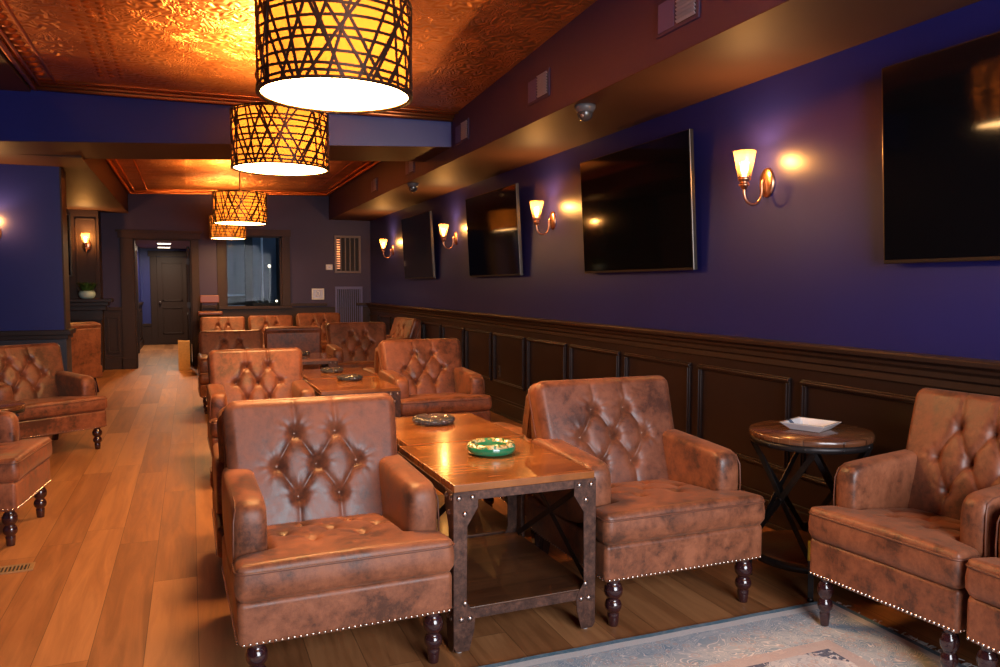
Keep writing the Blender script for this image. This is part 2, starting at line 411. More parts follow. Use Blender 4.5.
# near tin ceiling (its right edge climbs towards the viewer)
def zc(x, y):
    u = (x+1.2)/3.56; v = (7.6-y)/7.6
    return 3.06+(2.975-3.06)*u + v*(.03*(1-u)+.36*u)
ZT = 0
w = MB()
w.grid(lambda a, b: (-1.2+3.56*a, YB+(7.7-YB)*b, zc(-1.2+3.56*a, YB+(7.7-YB)*b)), 8, 12)
struct(w.build('ceiling', TIN, recalc=False), 'embossed copper tin ceiling in the near bay')
def ysl(x): return 7.2+(2.36-x)*.11      # front face of the cross beam
# tin mouldings
w = MB()
def mould_run(w, pts, inward, rs):
    for (off, dz, r) in rs:
        w.tube([(p[0]+inward[0]*off, p[1]+inward[1]*off, zc(p[0], p[1])-dz) for p in pts], r, 8)
mould_run(w, [(-1.19, YB+i*(7.6-YB)/10, 0) for i in range(11)], (1, 0), ((.02, .03, .022), (.07, .012, .014), (.20, .004, .012)))
mould_run(w, [(-1.2+3.56*i/6, ysl(-1.2+3.56*i/6)-.02, 0) for i in range(7)], (0, -1), ((.02, .03, .022), (.07, .012, .014), (.20, .004, .010)))
for k in range(70):                      # egg beads of the left border
    y = YB+.1+k*.14
    if y < 7.3: w.dome((-1.2+.13, y, zc(-1.1, y)+.002), .05, (0, 0, -1), 10, .5)
for k in range(60):                      # dentils of the beaded strip beside it
    y = 2.0+k*.09
    if y < 7.1:
        for q in range(3): w.dome((-.62+q*.075, y, zc(-.6, y)), .026, (0, 0, -1), 6, .35)
struct(w.build('trim_4', TINM), 'rolled copper moulding and egg beads round the near tin ceiling')
# strip ceiling left of the tray
w = MB(); w.box(-3.2, -1.2, YB, 7.7, 3.0, 3.5)
struct(w.build('ceiling_left', BROWNP))
w = MB(); w.box(-1.22, 2.40, YB, 7.8, 3.45, 3.5)
struct(w.build('ceiling_slab', BROWNP))
# cross beam, slightly out of square, underside falling to the left
def zb(x): return 2.71-(2.36-x)*.034
def beam(x0, x1, y0f, dep, z1, m, nm, zoff=0, th=None):
    w = MB(); vs = []
    for x in (x0, x1):
        for yy in (y0f(x), y0f(x)+dep):
            vs += [(x, yy, zb(x)+zoff), (x, yy, z1 if th is None else zb(x)+zoff+th)]
    w.add(vs, [(0, 1, 5, 4), (2, 6, 7, 3), (0, 4, 6, 2), (1, 3, 7, 5), (0, 2, 3, 1), (4, 5, 7, 6)]); return w.build(nm, m)
struct(beam(-3.1, 2.36, ysl, .92, 3.45, BLUE, 'trim_5', .004), 'deep blue cross beam between the two tin ceiling bays')
struct(beam(-3.1, 2.36, ysl, .92, 0, BROWNP, 'ceiling_beam', 0, .004))
# far bay
def zc2(x, y): return 2.95+(x+.92)/3.28*.10
w = MB(); w.grid(lambda a, b: (-.92+3.28*a, 8.0+(YF-8.0)*b, zc2(-.92+3.28*a, 0)), 6, 10)
struct(w.build('ceiling_far', TIN, recalc=False), 'embossed copper tin ceiling in the far bay')
w = MB()
for off, dz, r in ((.03, .03, .025), (.10, .01, .015), (.30, .004, .012)):
    w.tube([(-.92+off, 8.1, zc2(-.92, 0)-dz), (-.92+off, YF-off, zc2(-.92, 0)-dz), (2.36-off, YF-off, zc2(2.36, 0)-dz), (2.36-off, 8.1, zc2(2.36, 0)-dz)], r, 8)
struct(w.build('trim_6', TINM), 'copper moulding round the far tin ceiling')
w = MB(); w.box(-.94, 2.4, 8.0, YF, 3.12, 3.2)
struct(w.build('ceiling_cap', BROWNP))
w = MB(); w.box(-3.1, -.92, 8.30, YF, ZS+.004, 3.2)
struct(w.build('trim_7', BROWNP), 'boxed soffit over the left alcove')
# back wall; its big unseen window is added to light the near seats
w = MB(); w.box(-3.2, .2, YB-.12, YB, 0, 3.5); w.box(2.9, XR+.1, YB-.12, YB, 0, 3.5); w.box(.2, 2.9, YB-.12, YB, 0, .6); w.box(.2, 2.9, YB-.12, YB, 2.95, 3.5)
struct(w.build('wall_back', BLUEF))
w = MB()
for x in (.2, 1.52, 2.84): w.box(x, x+.06, YB-.1, YB-.03, .6, 2.95)
w.box(.2, 2.9, YB-.1, YB-.03, .6, .66); w.box(.2, 2.9, YB-.1, YB-.03, 2.89, 2.95)
struct(w.build('added_window_1', WAIN))  # frame of the added window, out of view
# left pier with rail
PY = 9.0
struct(MB().box(-3.1, -1.20, PY, PY+.32, .9, ZS+.01).build('wall_pier', BLUE), 'short blue wall on the left holding a wall light')
w = MB(); w.box(-3.1, -1.185, PY-.015, PY+.33, 0, .93)
for x0 in (-2.9, -2.2, -1.75): mould_frame(w, 0, 0, .001, 0, .001) if False else None
struct(w.build('trim_8', WAINF))
w = MB(); w.box(-3.1, -1.14, PY-.06, PY+.36, .885, .935); w.box(-3.1, -1.165, PY-.035, PY+.345, .84, .885); w.box(-3.1, -1.175, PY-.03, PY+.34, 0, .13)
struct(w.build('trim_9', WAIN, bevel=.004), 'dark rail capping the left pier panelling')
struct(MB().box(-1.2, -1.185, PY-.005, PY+.325, .93, ZS).build('pier_lit_side', WAIN2))  # brown sheet over the pier end, standing in for its lit side
# far wall around doorway and window
DX0, DX1, DZ = -.86, .03, 2.17
WX0, WX1, WZ0, WZ1 = .575, 1.52, 1.03, 2.26
w = MB(); a, b = YF, YF+.16
w.box(-3.1, DX0, a, b, 0, 3.3); w.box(DX0, DX1, a, b, DZ, 3.3); w.box(DX1, WX0, a, b, 0, 3.3); w.box(WX0, WX1, a, b, 0, WZ0)
w.box(WX0, WX1, a, b, WZ1, 3.3); w.box(WX1, XR+.1, a, b, 0, 3.3)
struct(w.build('wall_far', BLUEF), 'dusky blue end wall with the doorway and dark window')
w = MB()   # door casing
w.box(-1.06, DX0, YF-.035, YF, 0, 2.17); w.box(DX1, .15, YF-.035, YF, 0, 2.17); w.box(-1.09, .18, YF-.045, YF, 2.17, 2.27); w.box(-1.12, .21, YF-.06, YF, 2.27, 2.31)
w.box(-1.08, DX0+.0, YF-.05, YF, 0, .18); w.box(DX1, .17, YF-.05, YF, 0, .18)
w.box(DX0, DX0+.02, YF, YF+.16, 0, DZ); w.box(DX1-.02, DX1, YF, YF+.16, 0, DZ); w.box(DX0, DX1, YF, YF+.16, DZ-.02, DZ)
struct(w.build('trim_11', WAIN2, bevel=.003), 'wide dark casing round the far doorway')
w = MB()   # far wainscot
w.box(-1.33, -1.06, YF-.02, YF, 0, .98); w.box(.15, XR, YF-.02, YF, 0, 1.0)
w.box(-1.34, -1.05, YF-.06, YF, .98, 1.03); w.box(.15, .44, YF-.06, YF, 1.0, 1.05); w.box(1.66, 2.30, YF-.06, YF, 1.02, 1.07); w.box(2.83, XR, YF-.06, YF, 1.02, 1.07)
w.box(-1.34, -1.06, YF-.05, YF, 0, .2)
for (x0, x1) in ((-1.29, -1.10),):
    for (p, q, r_, s_) in ((x0, x1, .85, .88), (x0, x1, .27, .30), (x0, x0+.03, .3, .85), (x1-.03, x1, .3, .85)): w.box(p, q, YF-.035, YF-.02, r_, s_)
struct(w.build('trim_12', WAIN2, bevel=.003))
# window 2
t = empty('window_2', ((WX0+WX1)/2, YF, WZ0)); struct(t, 'dark window in the end wall looking onto a night street')
w = MB(); ox = (WX0+WX1)/2
w.box(.44-ox, WX0-ox, -.035, 0, 0, 1.24); w.box(WX1-ox, 1.66-ox, -.035, 0, 0, 1.24); w.box(.42-ox, 1.68-ox, -.045, 0, 1.22, 1.34); w.box(.42-ox, 1.68-ox, -.08, .16, -.05, 0)
w.box(WX0-ox, WX0-ox+.03, .04, .09, 0, 1.23); w.box(WX1-ox-.03, WX1-ox, .04, .09, 0, 1.23); w.box(WX0-ox, WX1-ox, .04, .09, 1.2, 1.23)
w.build('window_frame', WAIN2, t, bevel=.003)
MB().box(WX0-ox+.03, WX1-ox-.03, .06, .066, 0, 1.2).build('window_pane', PANE, t)
# street beyond the window
SY = 18.6
GREYC = plain('pale render', (.16, .22, .28), .8, nz=.2, nscale=2)
DARKC = plain('dark shopfront', (.015, .018, .022), .6)
ROADC = plain('grey road', (.07, .09, .11), .8)
struct(MB().box(.3, 5.0, SY, SY+.1, .0, 4).build('wall_street', GREYC), 'pale building front seen through the dark window')
struct(MB().box(.3, 5.0, YF+.16, SY, .35, .4).build('floor_street', ROADC))
w = MB(); w.box(.25, .3, YF+.16, SY+.1, 0, 3.4)
struct(w.build('wall_corridor_right', BLUEF))
o = MB().box(1.08, 1.24, 17.2, 17.4, .4, 3.4).build('porch_post', DARKC, bevel=.01); tag(o, 'thick black post outside the far window, left of the thin white pipe', 'post')
o = MB().lathe([(.03, 0), (.03, .1), (.022, .12), (.022, 2.5), (.03, 2.52), (.03, 2.6)], (1.40, 16.9, .4), 10).build('drain_pipe', plain('white pipe paint', (.8, .88, .92), .5)); tag(o, 'thin white upright pipe outside the far window', 'pipe')
w = MB(); w.box(1.72, 2.05, 17.0, 17.3, .4, 3.0); w.box(1.68, 2.09, 16.96, 17.34, .4, .55)
o = w.build('porch_pillar', DARKC, bevel=.01); tag(o, 'broad black pillar outside, at the right edge of the far window', 'pillar')
t = empty('parked_car', (.95, 18.0, .4)); tag(t, 'pale car parked in the street beyond the far window', 'car')
CARP = plain('pale blue car paint', (.62, .78, .90), .25, 0, .5, .6)
w = MB(); w.prism([(-.62, .18), (-.6, .48), (-.42, .56), (-.28, .80), (.25, .82), (.5, .58), (.95, .5), (1.0, .2)], -.5, .4); w.build('car_body', CARP, t, bevel=.05, seg=3)
w = MB(); w.prism([(-.38, .57), (-.26, .76), (.22, .78), (.43, .58)], -.51, -.495); w.build('side_window', DARKC, t)
for x in (-.33, .66):
    w = MB(); w.tube([(x, -.53, .17), (x, -.40, .17)], .165, 16); w.build('wheel', DARKC, t)
t = empty('street_planter', (1.45, 15.6, .4)); tag(t, 'low black planter box outside at the foot of the far window', 'planter')
w = MB(); w.prism([(-.32, 0), (.32, 0), (.36, .66), (-.36, .66)], -.15, .15); w.build('planter_box', DARKC, t, bevel=.01)
w = MB()
for k in range(60):
    a = rng.uniform(-.33, .33); b = rng.uniform(-.12, .12); h = rng.uniform(.05, .16)
    w.tube([(a, b, .64), (a+rng.uniform(-.06, .06), b, .66+h)], [.012, .002], 4)
tag(w.build('planting', plain('dark planting', (.02, .03, .02), .7), t), kind='stuff')
for (x, z, r) in ((1.38, 1.75, .028), (1.50, 1.10, .02)):
    t = empty('outdoor_light', (x, 15.1, z)); tag(t, 'small glowing street light outside, '+('higher' if z > 1.5 else 'lower')+' one at the right of the far window', 'light', 'street lights outside')
    w = MB(); w.lathe([(.001, -r), (r*.7, -r*.7), (r, 0), (r*.7, r*.7), (.001, r)], (0, 0, 0), 10); w.build('lamp_globe', LED, t)
    w = MB(); w.tube([(0, 0, -r), (0, 0, .4-z)], .006, 6); w.build('post', DARKC, t)
# corridor
struct(MB().box(-1.2, -1.07, YF+.16, 20.1, 1.0, 2.6).build('wall_corridor_left', BLUE))
w = MB(); w.box(-1.2, -1.05, YF+.16, 20.0, 0, 1.0); w.box(-1.2, -1.02, YF+.16, 20, .96, 1.01)
for k in range(6):
    y0 = 14.7+k*.85
    for (p, q, r_, s_) in ((y0, y0+.65, .82, .85), (y0, y0+.65, .22, .25), (y0, y0+.03, .25, .82), (y0+.62, y0+.65, .25, .82)): w.box(-1.05, -1.035, p, q, r_, s_)
w.box(-1.2, -1.03, YF+.16, 20, 0, .15)
for y0 in (16.4, 17.5): w.box(-1.2, -.99, y0, y0+.14, 0, 2.08)
w.box(-1.2, -.99, 16.4, 17.64, 2.08, 2.2)
struct(w.build('trim_13', WAIN2, bevel=.003), 'dark panelling and door casing inside the corridor')
struct(MB().box(-1.2, .3, 20, 20.1, 0, 2.7).build('wall_corridor_end', BLUE))
w = MB(); w.box(-1.07, -.82, 19.97, 20, 0, .5); w.box(-.86, -.72, 19.96, 20, 0, 2.2); w.box(-.06, .10, 19.96, 20, 0, 2.2); w.box(-.9, .2, 19.95, 20, 2.07, 2.2); w.box(-1.07, -.86, 19.95, 20, .45, .5)
struct(w.build('trim_14', WAIN2, bevel=.003))
struct(MB().box(-1.2, .3, YF+.16, 20.1, 2.26, 2.6).build('ceiling_corridor', plain('corridor ceiling paint', (.38, .30, .26), .7)))
t = empty('door_1', (-.39, 19.98, 0)); struct(t, 'closed dark two-panel door at the end of the corridor')
w = MB(); w.box(-.33, .33, -.035, 0, 0.01, 2.06)
for (z0, z1) in ((.25, .88), (1.02, 1.93)):
    for (p, q, r_, s_) in ((-.22, .22, z1-.03, z1), (-.22, .22, z0, z0+.03), (-.22, -.19, z0, z1), (.19, .22, z0, z1)): w.box(p, q, -.05, -.03, r_, s_)
w.build('door_leaf', WAIN2, t, bevel=.004)
w = MB(); w.lathe([(.001, -.03), (.025, -.02), (.03, 0), (.025, .02), (.001, .03)], (-.27, -.085, 1.0), 12); w.tube([(-.27, -.03, 1.0), (-.27, -.08, 1.0)], .01, 8); w.build('door_handle', RIVET, t)
t = empty('door_2', (DX1-.03, YF+.17, 0)); struct(t, 'open dark door folded back inside the doorway')
w = MB(); w.box(-.045, 0, 0, .80, .01, 2.06)
for (z0, z1) in ((.25, .9), (1.05, 1.92)):
    for (p, q, r_, s_) in ((.12, .68, z1-.03, z1), (.12, .68, z0, z0+.03), (.12, .15, z0, z1), (.65, .68, z0, z1)): w.box(-.055, -.045, p, q, r_, s_)
w.build('door_leaf', WAIN2, t, bevel=.004)
w = MB()
for z in (.3, 1.0, 1.75): w.box(-.055, .0, -.03, .0, z, z+.1)
w.build('door_hinge', IRON, t)
for i, (x, y) in enumerate(((-.52, 18.9), (-.47, 17.2))):
    t = empty('ceiling_light', (x, y, 2.26)); tag(t, 'square flush corridor ceiling light, the '+('farther' if i == 0 else 'nearer')+' of the two', 'ceiling light', 'corridor ceiling lights')
    w = MB(); w.box(-.14, .14, -.14, .14, -.025, 0); w.build('light_frame', WHITEP, t, bevel=.004)
    MB().box(-.12, .12, -.12, .12, -.03, -.024).build('diffuser', PANELL, t)

# ---------------------------------------------------------------- club chair
def tuft(px, py, btn, segs, amp=1.0):
    """depth pushed in at a surface point"""
    d = 0
    for (bx, by) in btn:
        r = math.hypot(px-bx, py-by)
        if r < .22:
            a = math.atan2(py-by, px-bx)
            d += .011*math.exp(-(r/.030)**2)+.009*math.exp(-r/.011)
            d += .00085*math.exp(-((r-.045)/.035)**2)*(math.sin(a*7+bx*40+by*17)+math.sin(a*12+bx*23))*(.5+.5*math.cos(a-(0 if bx > .1 else PI if bx < -.1 else PI/2)))*(1 if r > .01 else 0)
    for (ax, ay, bx, by, k) in segs:
        vx, vy = bx-ax, by-ay; l2 = vx*vx+vy*vy
        t = max(0, min(1, ((px-ax)*vx+(py-ay)*vy)/l2)); q = math.hypot(px-ax-vx*t, py-ay-vy*t)
        if q < .06: d += k*.0080*math.exp(-(q/.0065))+k*.0038*math.exp(-(q/.026)**2)
    return d*amp
def sq(u, p=1.0):
    return u
def edge_map(t):
    """0..1 -> -1..1, denser near the ends"""
    u = 2*t-1; return math.copysign(1-(1-abs(u))**1.45, u) if True else u
BH = .615
ROW = [(-.088, .462), (.088, .462), (-.172, .328), (0, .328), (.172, .328), (-.088, .198), (.088, .198)]
BSEG = []
for i, j in ((0, 2), (0, 3), (1, 3), (1, 4), (2, 5), (3, 5), (3, 6), (4, 6)): BSEG.append((*ROW[i], *ROW[j], 1))
for i in (0, 1): BSEG.append((ROW[i][0], ROW[i][1], ROW[i][0]*1.0, BH-.01, .6))
for i in (5, 6): BSEG.append((ROW[i][0], ROW[i][1], ROW[i][0]*1.02, .02, .6))
SROW = [(-.095, .475), (.095, .475), (-.185, .345), (0, .345), (.185, .345), (-.095, .215), (.095, .215)]
SSEG = [(*SROW[i], *SROW[j], .55) for i, j in ((0, 2), (0, 3), (1, 3), (1, 4), (2, 5), (3, 5), (3, 6), (4, 6))]
for i in (0, 1): SSEG.append((*SROW[i], SROW[i][0], .62, .4))
for i in (5, 6): SSEG.append((*SROW[i], SROW[i][0], .10, .25))

def make_chair():
    """origin on the floor under the middle of the front nail line; faces -Y; 0.78 wide, 0.86 deep"""
    t = empty('club_chair')
    # base
    w = MB(); w.box(-.39, .39, 0, .80, .195, .352)
    base = w.build('seat_base', LEATHER, t, bevel=.022, seg=4)
    # nailheads
    w = MB(); nx = 36
    for i in range(nx): w.dome((-.372+.744*i/(nx-1), -.001, .209), .0058, (0, -1, 0), 6, .7)
    tag(w.build('nailhead_trim', NAIL, t, recalc=False), 'row of silvery nailheads')
    for s in (-1, 1):
        w = MB()
        for i in range(35): w.dome((s*.391, .022+.745*i/34, .209), .0058, (s, 0, 0), 6, .7)
        tag(w.build('nailhead_trim', NAIL, t, recalc=False), 'row of silvery nailheads')
    # seat cushion (T shaped)
    def hw(y):
        k = min(1, max(0, (y-.125)/.03)); k = k*k*(3-2*k); return .395+(.258-.395)*k
    Y0, Y1, ZB_, ZT_, RR = -.012, .62, .352, .478, .03
    w = MB()
    def top(a, b):
        u = edge_map(a); v = edge_map(b); yy = (Y0+Y1)/2+(Y1-Y0)/2*v
        if v < -.5:                       # round the front corners in plan
            pass
        h = hw(yy); x = h*u
        dx = h-abs(x); dy = min(yy-Y0, Y1-yy); d = max(0, min(dx, dy))
        z = ZT_
        if d < RR: z -= RR-math.sqrt(max(0, RR*RR-(RR-d)**2))
        c = .020*(1-(x/.4)**2)*(1-((yy-.3)/.36)**2)
        z += max(0, c)-.085*max(0, yy)
        z -= tuft(x, yy, SROW, SSEG, .85)
        # soft round of the plan corner
        cr = .035; ex = h-abs(x); ey = yy-Y0
        if ex < cr and ey < cr:
            p = (cr-ex)/cr; q = (cr-ey)/cr; p2 = p*math.sqrt(max(0, 1-q*q/2)); q2 = q*math.sqrt(max(0, 1-p*p/2))
            x = math.copysign(h-cr+p2*cr, x); yy = Y0+cr-q2*cr
        return (x, yy, z)
    nu, nv = 108, 96
    w.grid(top, nu, nv)
    ring = [(i, 0) for i in range(nu)]+[(nu, j) for j in range(nv)]+[(i, nv) for i in range(nu, 0, -1)]+[(0, j) for j in range(nv, 0, -1)]
    loop = [top(i/nu, j/nv) for i, j in ring]
    m = len(loop); vs = []
    levels = [(0, None), (.003, .43), (.006, .41), (.004, .375), (-.012, .352)]
    for (o_, z) in levels:
        for (x, yy, zz) in loop:
            cx = -x/.4*0; n = Vector((x*.9, yy-.3, 0)).normalized()
            vs.append((x+n.x*o_, yy+n.y*o_, zz if z is None else z))
    fs = [(k*m+i, k*m+(i+1) % m, (k+1)*m+(i+1) % m, (k+1)*m+i) for k in range(len(levels)-1) for i in range(m)]
    fs.append(tuple((len(levels)-1)*m+i for i in range(m)))
    w.add(vs, fs, True)
    cu = w.build('seat_cushion', LEATHER, t)
    fl = [p for (i, j), p in zip(ring, loop) if p[1] < .14]
    # piping along the front upper edge
    front = sorted([p for p in loop if p[1] < .13], key=lambda p: (p[0]))
    pts = [(top(0, b/30)[0], top(0, b/30)[1], .452) for b in range(9, -1, -1)]+[(top(a/40, 0)[0], top(a/40, 0)[1], .452) for a in range(1, 40)]+[(top(1, b/30)[0], top(1, b/30)[1], .452) for b in range(0, 10)]
    w = MB(); w.tube([(p[0]*1.004, p[1]-.0015, p[2]) for p in pts], .0042, 6); w.build('piping', PIPING, cu)
    for (x, yy) in SROW:
        w = MB(); zz = ZT_+.020*(1-(x/.4)**2)*(1-((yy-.3)/.36)**2)-.085*yy-tuft(x, yy, SROW, SSEG, .85)
        w.dome((x, yy, zz+.006), .0125, (0, 0, 1), 10, .6); w.build('seat_button', BUTTON, cu)
    # backrest, reclined slab
    tilt = R(18.5); piv = Vector((0, .575, .33)); TH = .062
    ry = Vector((0, math.sin(tilt), math.cos(tilt))); rn = Vector((0, -math.cos(tilt), math.sin(tilt)))
    def bw(h): return .348+.030*max(0, h/BH)**.8
    def surf(sgn):
        def f(a, b):
            u = edge_map(a); v = edge_map(b); W = bw(BH/2*(1+v)); cr = .055
            x = W*u; h = BH/2*(1+v)
            ex = W-abs(x); ey = BH-h; d = min(ex, ey, h+.03)
            if ex < cr and ey < cr:
                p = (cr-ex)/cr; q = (cr-ey)/cr; p2 = p*math.sqrt(max(0, 1-q*q/2)); q2 = q*math.sqrt(max(0, 1-p*p/2))
                d = cr-math.hypot(p2, q2)*cr
                x = math.copysign(W-cr+p2*cr, x); h = BH-cr+q2*cr
            d = max(0, d); rad = .042 if sgn > 0 else .02
            tk = TH-(rad-math.sqrt(max(0, rad*rad-(rad-min(d, rad))**2)))
            if sgn > 0:
                tk += .016*(1-(x/.39)**2)*(1-((h-.32)/.34)**2)
                tk -= tuft(x, h, ROW, BSEG, 1.1)
            p = piv+ry*h+rn*(tk*sgn)+Vector((x, 0, 0))
            return tuple(p)
        return f
    w = MB(); nu, nv = 148, 128
    fr, bk = surf(1), surf(-1)
    w.grid(fr, nu, nv); w.grid(lambda a, b: bk(1-a, b), nu//4, nv//4)
    ring = [(i/nu, 0) for i in range(nu)]+[(1, j/nv) for j in range(nv)]+[(i/nu, 1) for i in range(nu, 0, -1)]+[(0, j/nv) for j in range(nv, 0, -1)]
    A = [fr(*q) for q in ring]; B = [bk(*q) for q in ring]; m = len(A)
    w.add(A+B, [(i, (i+1) % m, m+(i+1) % m, m+i) for i in range(m)], True)
    ba = w.build('backrest', LEATHER2, t)
    # outside back panel down to the base, with welt
    w = MB(); w.prism([(.62, .2), (.80, .2), (.828, .84), (.80, .845), (.68, .40)], -.352, .352, 'yz')
    w.build('back_panel', LEATHER, t, bevel=.012, seg=3)
    w = MB()
    wl = [q for q in ring if q[1] > .02]
    pl = [bk(0, j/30) for j in range(2, 31)]+[bk(i/30, 1) for i in range(1, 31)]+[bk(1, j/30) for j in range(29, 1, -1)]
    w.tube([(p[0], p[1]-.003, p[2]) for p in pl], .0045, 6); w.build('piping', PIPING, ba)
    for (x, h) in ROW:
        tk = TH+.016*(1-(x/.39)**2)*(1-((h-.32)/.34)**2)-tuft(x, h, ROW, BSEG, 1.1)
        p = piv+ry*h+rn*(tk+.0065)+Vector((x, 0, 0)); w = MB(); w.dome(p, .0125, rn, 12, .6); w.build('back_button', BUTTON, ba)
    # arms
    for s in (-1, 1):
        w = MB(); out = [(.158, .34), (.150, .50), (.150, .585), (.162, .622), (.19, .642), (.24, .648), (.60, .662), (.74, .668), (.79, .60), (.80, .34)]
        n = len(out); x0, x1 = (.262, .392)
        # rounded section: rings across the width
        secs = [(0, .035), (.010, .012), (.035, 0), (.095, 0), (.120, .012), (.130, .035)]
        vs = []
        for (dx, inset) in secs:
            for (yy, z) in out:
                c = (.48, .50); k = inset
                y2 = yy+(k if yy < .25 else (-k*.3 if yy > .7 else 0)); z2 = z-(k*.9 if z > .55 else 0)
                vs.append((s*(x0+dx), y2, z2))
        fs = [(q*n+i, q*n+(i+1) % n, (q+1)*n+(i+1) % n, (q+1)*n+i) for q in range(5) for i in range(n)]
        fs += [tuple(range(n)), tuple(5*n+i for i in range(n))[::-1]]
        w.add(vs, fs, True)
        ar = w.build('armrest', LEATHER, t)
        mo = ar.modifiers.new('sub', 'SUBSURF'); mo.levels = 1; mo.render_levels = 2
        w = MB(); w.tube([(s*(x1-.004), .168, .36), (s*(x1-.004), .160, .50), (s*(x1-.006), .163, .58), (s*(x1-.014), .18, .617), (s*(x1-.016), .22, .633), (s*(x1-.016), .60, .648), (s*(x1-.016), .70, .652)], .0035, 6)
        w.build('piping', PIPING, ar)
    # legs
    pr = [(.026, .20), (.030, .192), (.022, .183), (.030, .175), (.0375, .158), (.039, .145), (.036, .130), (.027, .118), (.0225, .112), (.028, .106), (.034, .094), (.0355, .083), (.033, .071), (.026, .061), (.022, .057), (.0245, .052), (.0235, .03), (.0205, .003), (.019, 0)]
    for s in (-1, 1):
        w = MB(); w.lathe(pr[::-1], (s*.325, .05, 0), 20); w.build('leg', LEGW, t)
        w = MB(); q = .022
        w.add([(s*.32-q*.8, .76-q, 0), (s*.32+q*.8, .76-q, 0), (s*.32+q*.8, .76+q, 0), (s*.32-q*.8, .76+q, 0), (s*.32-q, .70-q, .2), (s*.32+q, .70-q, .2), (s*.32+q, .70+q, .2), (s*.32-q, .70+q, .2)],
              [(0,3,2,1),(4,5,6,7),(0,1,5,4),(1,2,6,5),(2,3,7,6),(3,0,4,7)])
        w.build('leg', LEGW, t, bevel=.004)
    return t
chair = make_chair()
ROWL = 'club chairs in the left line of the middle rows'
CH = [  # x, y of front nail centre, rotation, x scale, y scale, z scale, label
 (.492, 2.62, 1.5, .955, 1, .985, 'nearest tufted brown leather club chair, left of the table with the green ashtray'),
 (1.897, 2.655, 0, 1, 1, 1, 'tufted leather club chair between the green-ashtray table and the small round table'),
 (.475, 4.37, 180, 1, 1, .92, 'club chair back to back with the nearest chair, almost hidden behind it'),
 (1.985, 4.41, 180, 1, 1, .91, 'club chair facing away, only its arm showing behind the chair right of the green ashtray'),
 (.485, 5.67, 1, .95, 1, .96, 'second tufted chair in the left row, directly behind the nearest chair'),
 (1.93, 6.02, 1, 1.0, 1, .98, 'reddish tufted club chair right of the table with two glass ashtrays'),
 (1.94, 7.78, 180, 1, 1, .90, 'club chair facing away behind the reddish one, its arm beside the two-ashtray table'),
 (.445, 8.87, 1, .95, 1, .935, 'third tufted club chair in the left row, lit orange by the lamps'),
 (1.19, 10.80, 180, .93, 1, .95, 'club chair showing its plain dark leather back behind the small far table'),
 (1.945, 9.07, 0, 1, 1, 1, 'tufted club chair right of the plain-backed one, facing the viewer'),
 (.475, 12.58, 0, .92, 1, .96, 'far-row club chair on the left, nearest the doorway'),
 (1.235, 12.66, 0, .95, 1, .97, 'middle club chair of the far row under the dark window'),
 (2.03, 12.77, 0, .98, 1, 1.0, 'far-row club chair on the right, below the white-framed notice'),
 (2.16, 10.85, -82, 1, 1, 1, 'club chair seen from its side against the right wall in the far corner'),
 (-1.95, 11.5, -128, 1, 1, 1, 'club chair turned away behind the blue pier at the left'),
 (-1.00, 7.10, 34, 1, 1, .95, 'dark shadowed club chair on the left in front of the blue pier'),
 (-.84, 5.00, 84, .82, 1, 1, 'club chair cut by the left picture edge, its seat and two turned legs showing'),
 (2.335, 2.105, -85, .80, .86, 1.01, 'club chair against the right wall, standing on the rug corner beside the round table'),
 (2.36, 1.445, -90, .83, .84, 1, 'club chair at the right picture edge, abutting the one beside the round table'),
]
def setc(o, s):
    x, y, r, k, ky, kz, lab = s
    o.location = (x, y, 0); o.rotation_euler = (0, 0, R(r)); o.scale = (k, ky, kz)
    o['label'] = lab; o['category'] = 'armchair'; o['group'] = 'tufted leather club chairs'
copies(chair, CH, setc)
for o in C.objects:
    if o.name.startswith('club_chair') and o.parent is None and o.location.x > 2.3 and o.location.y < 2.5: o.location.z = .0105

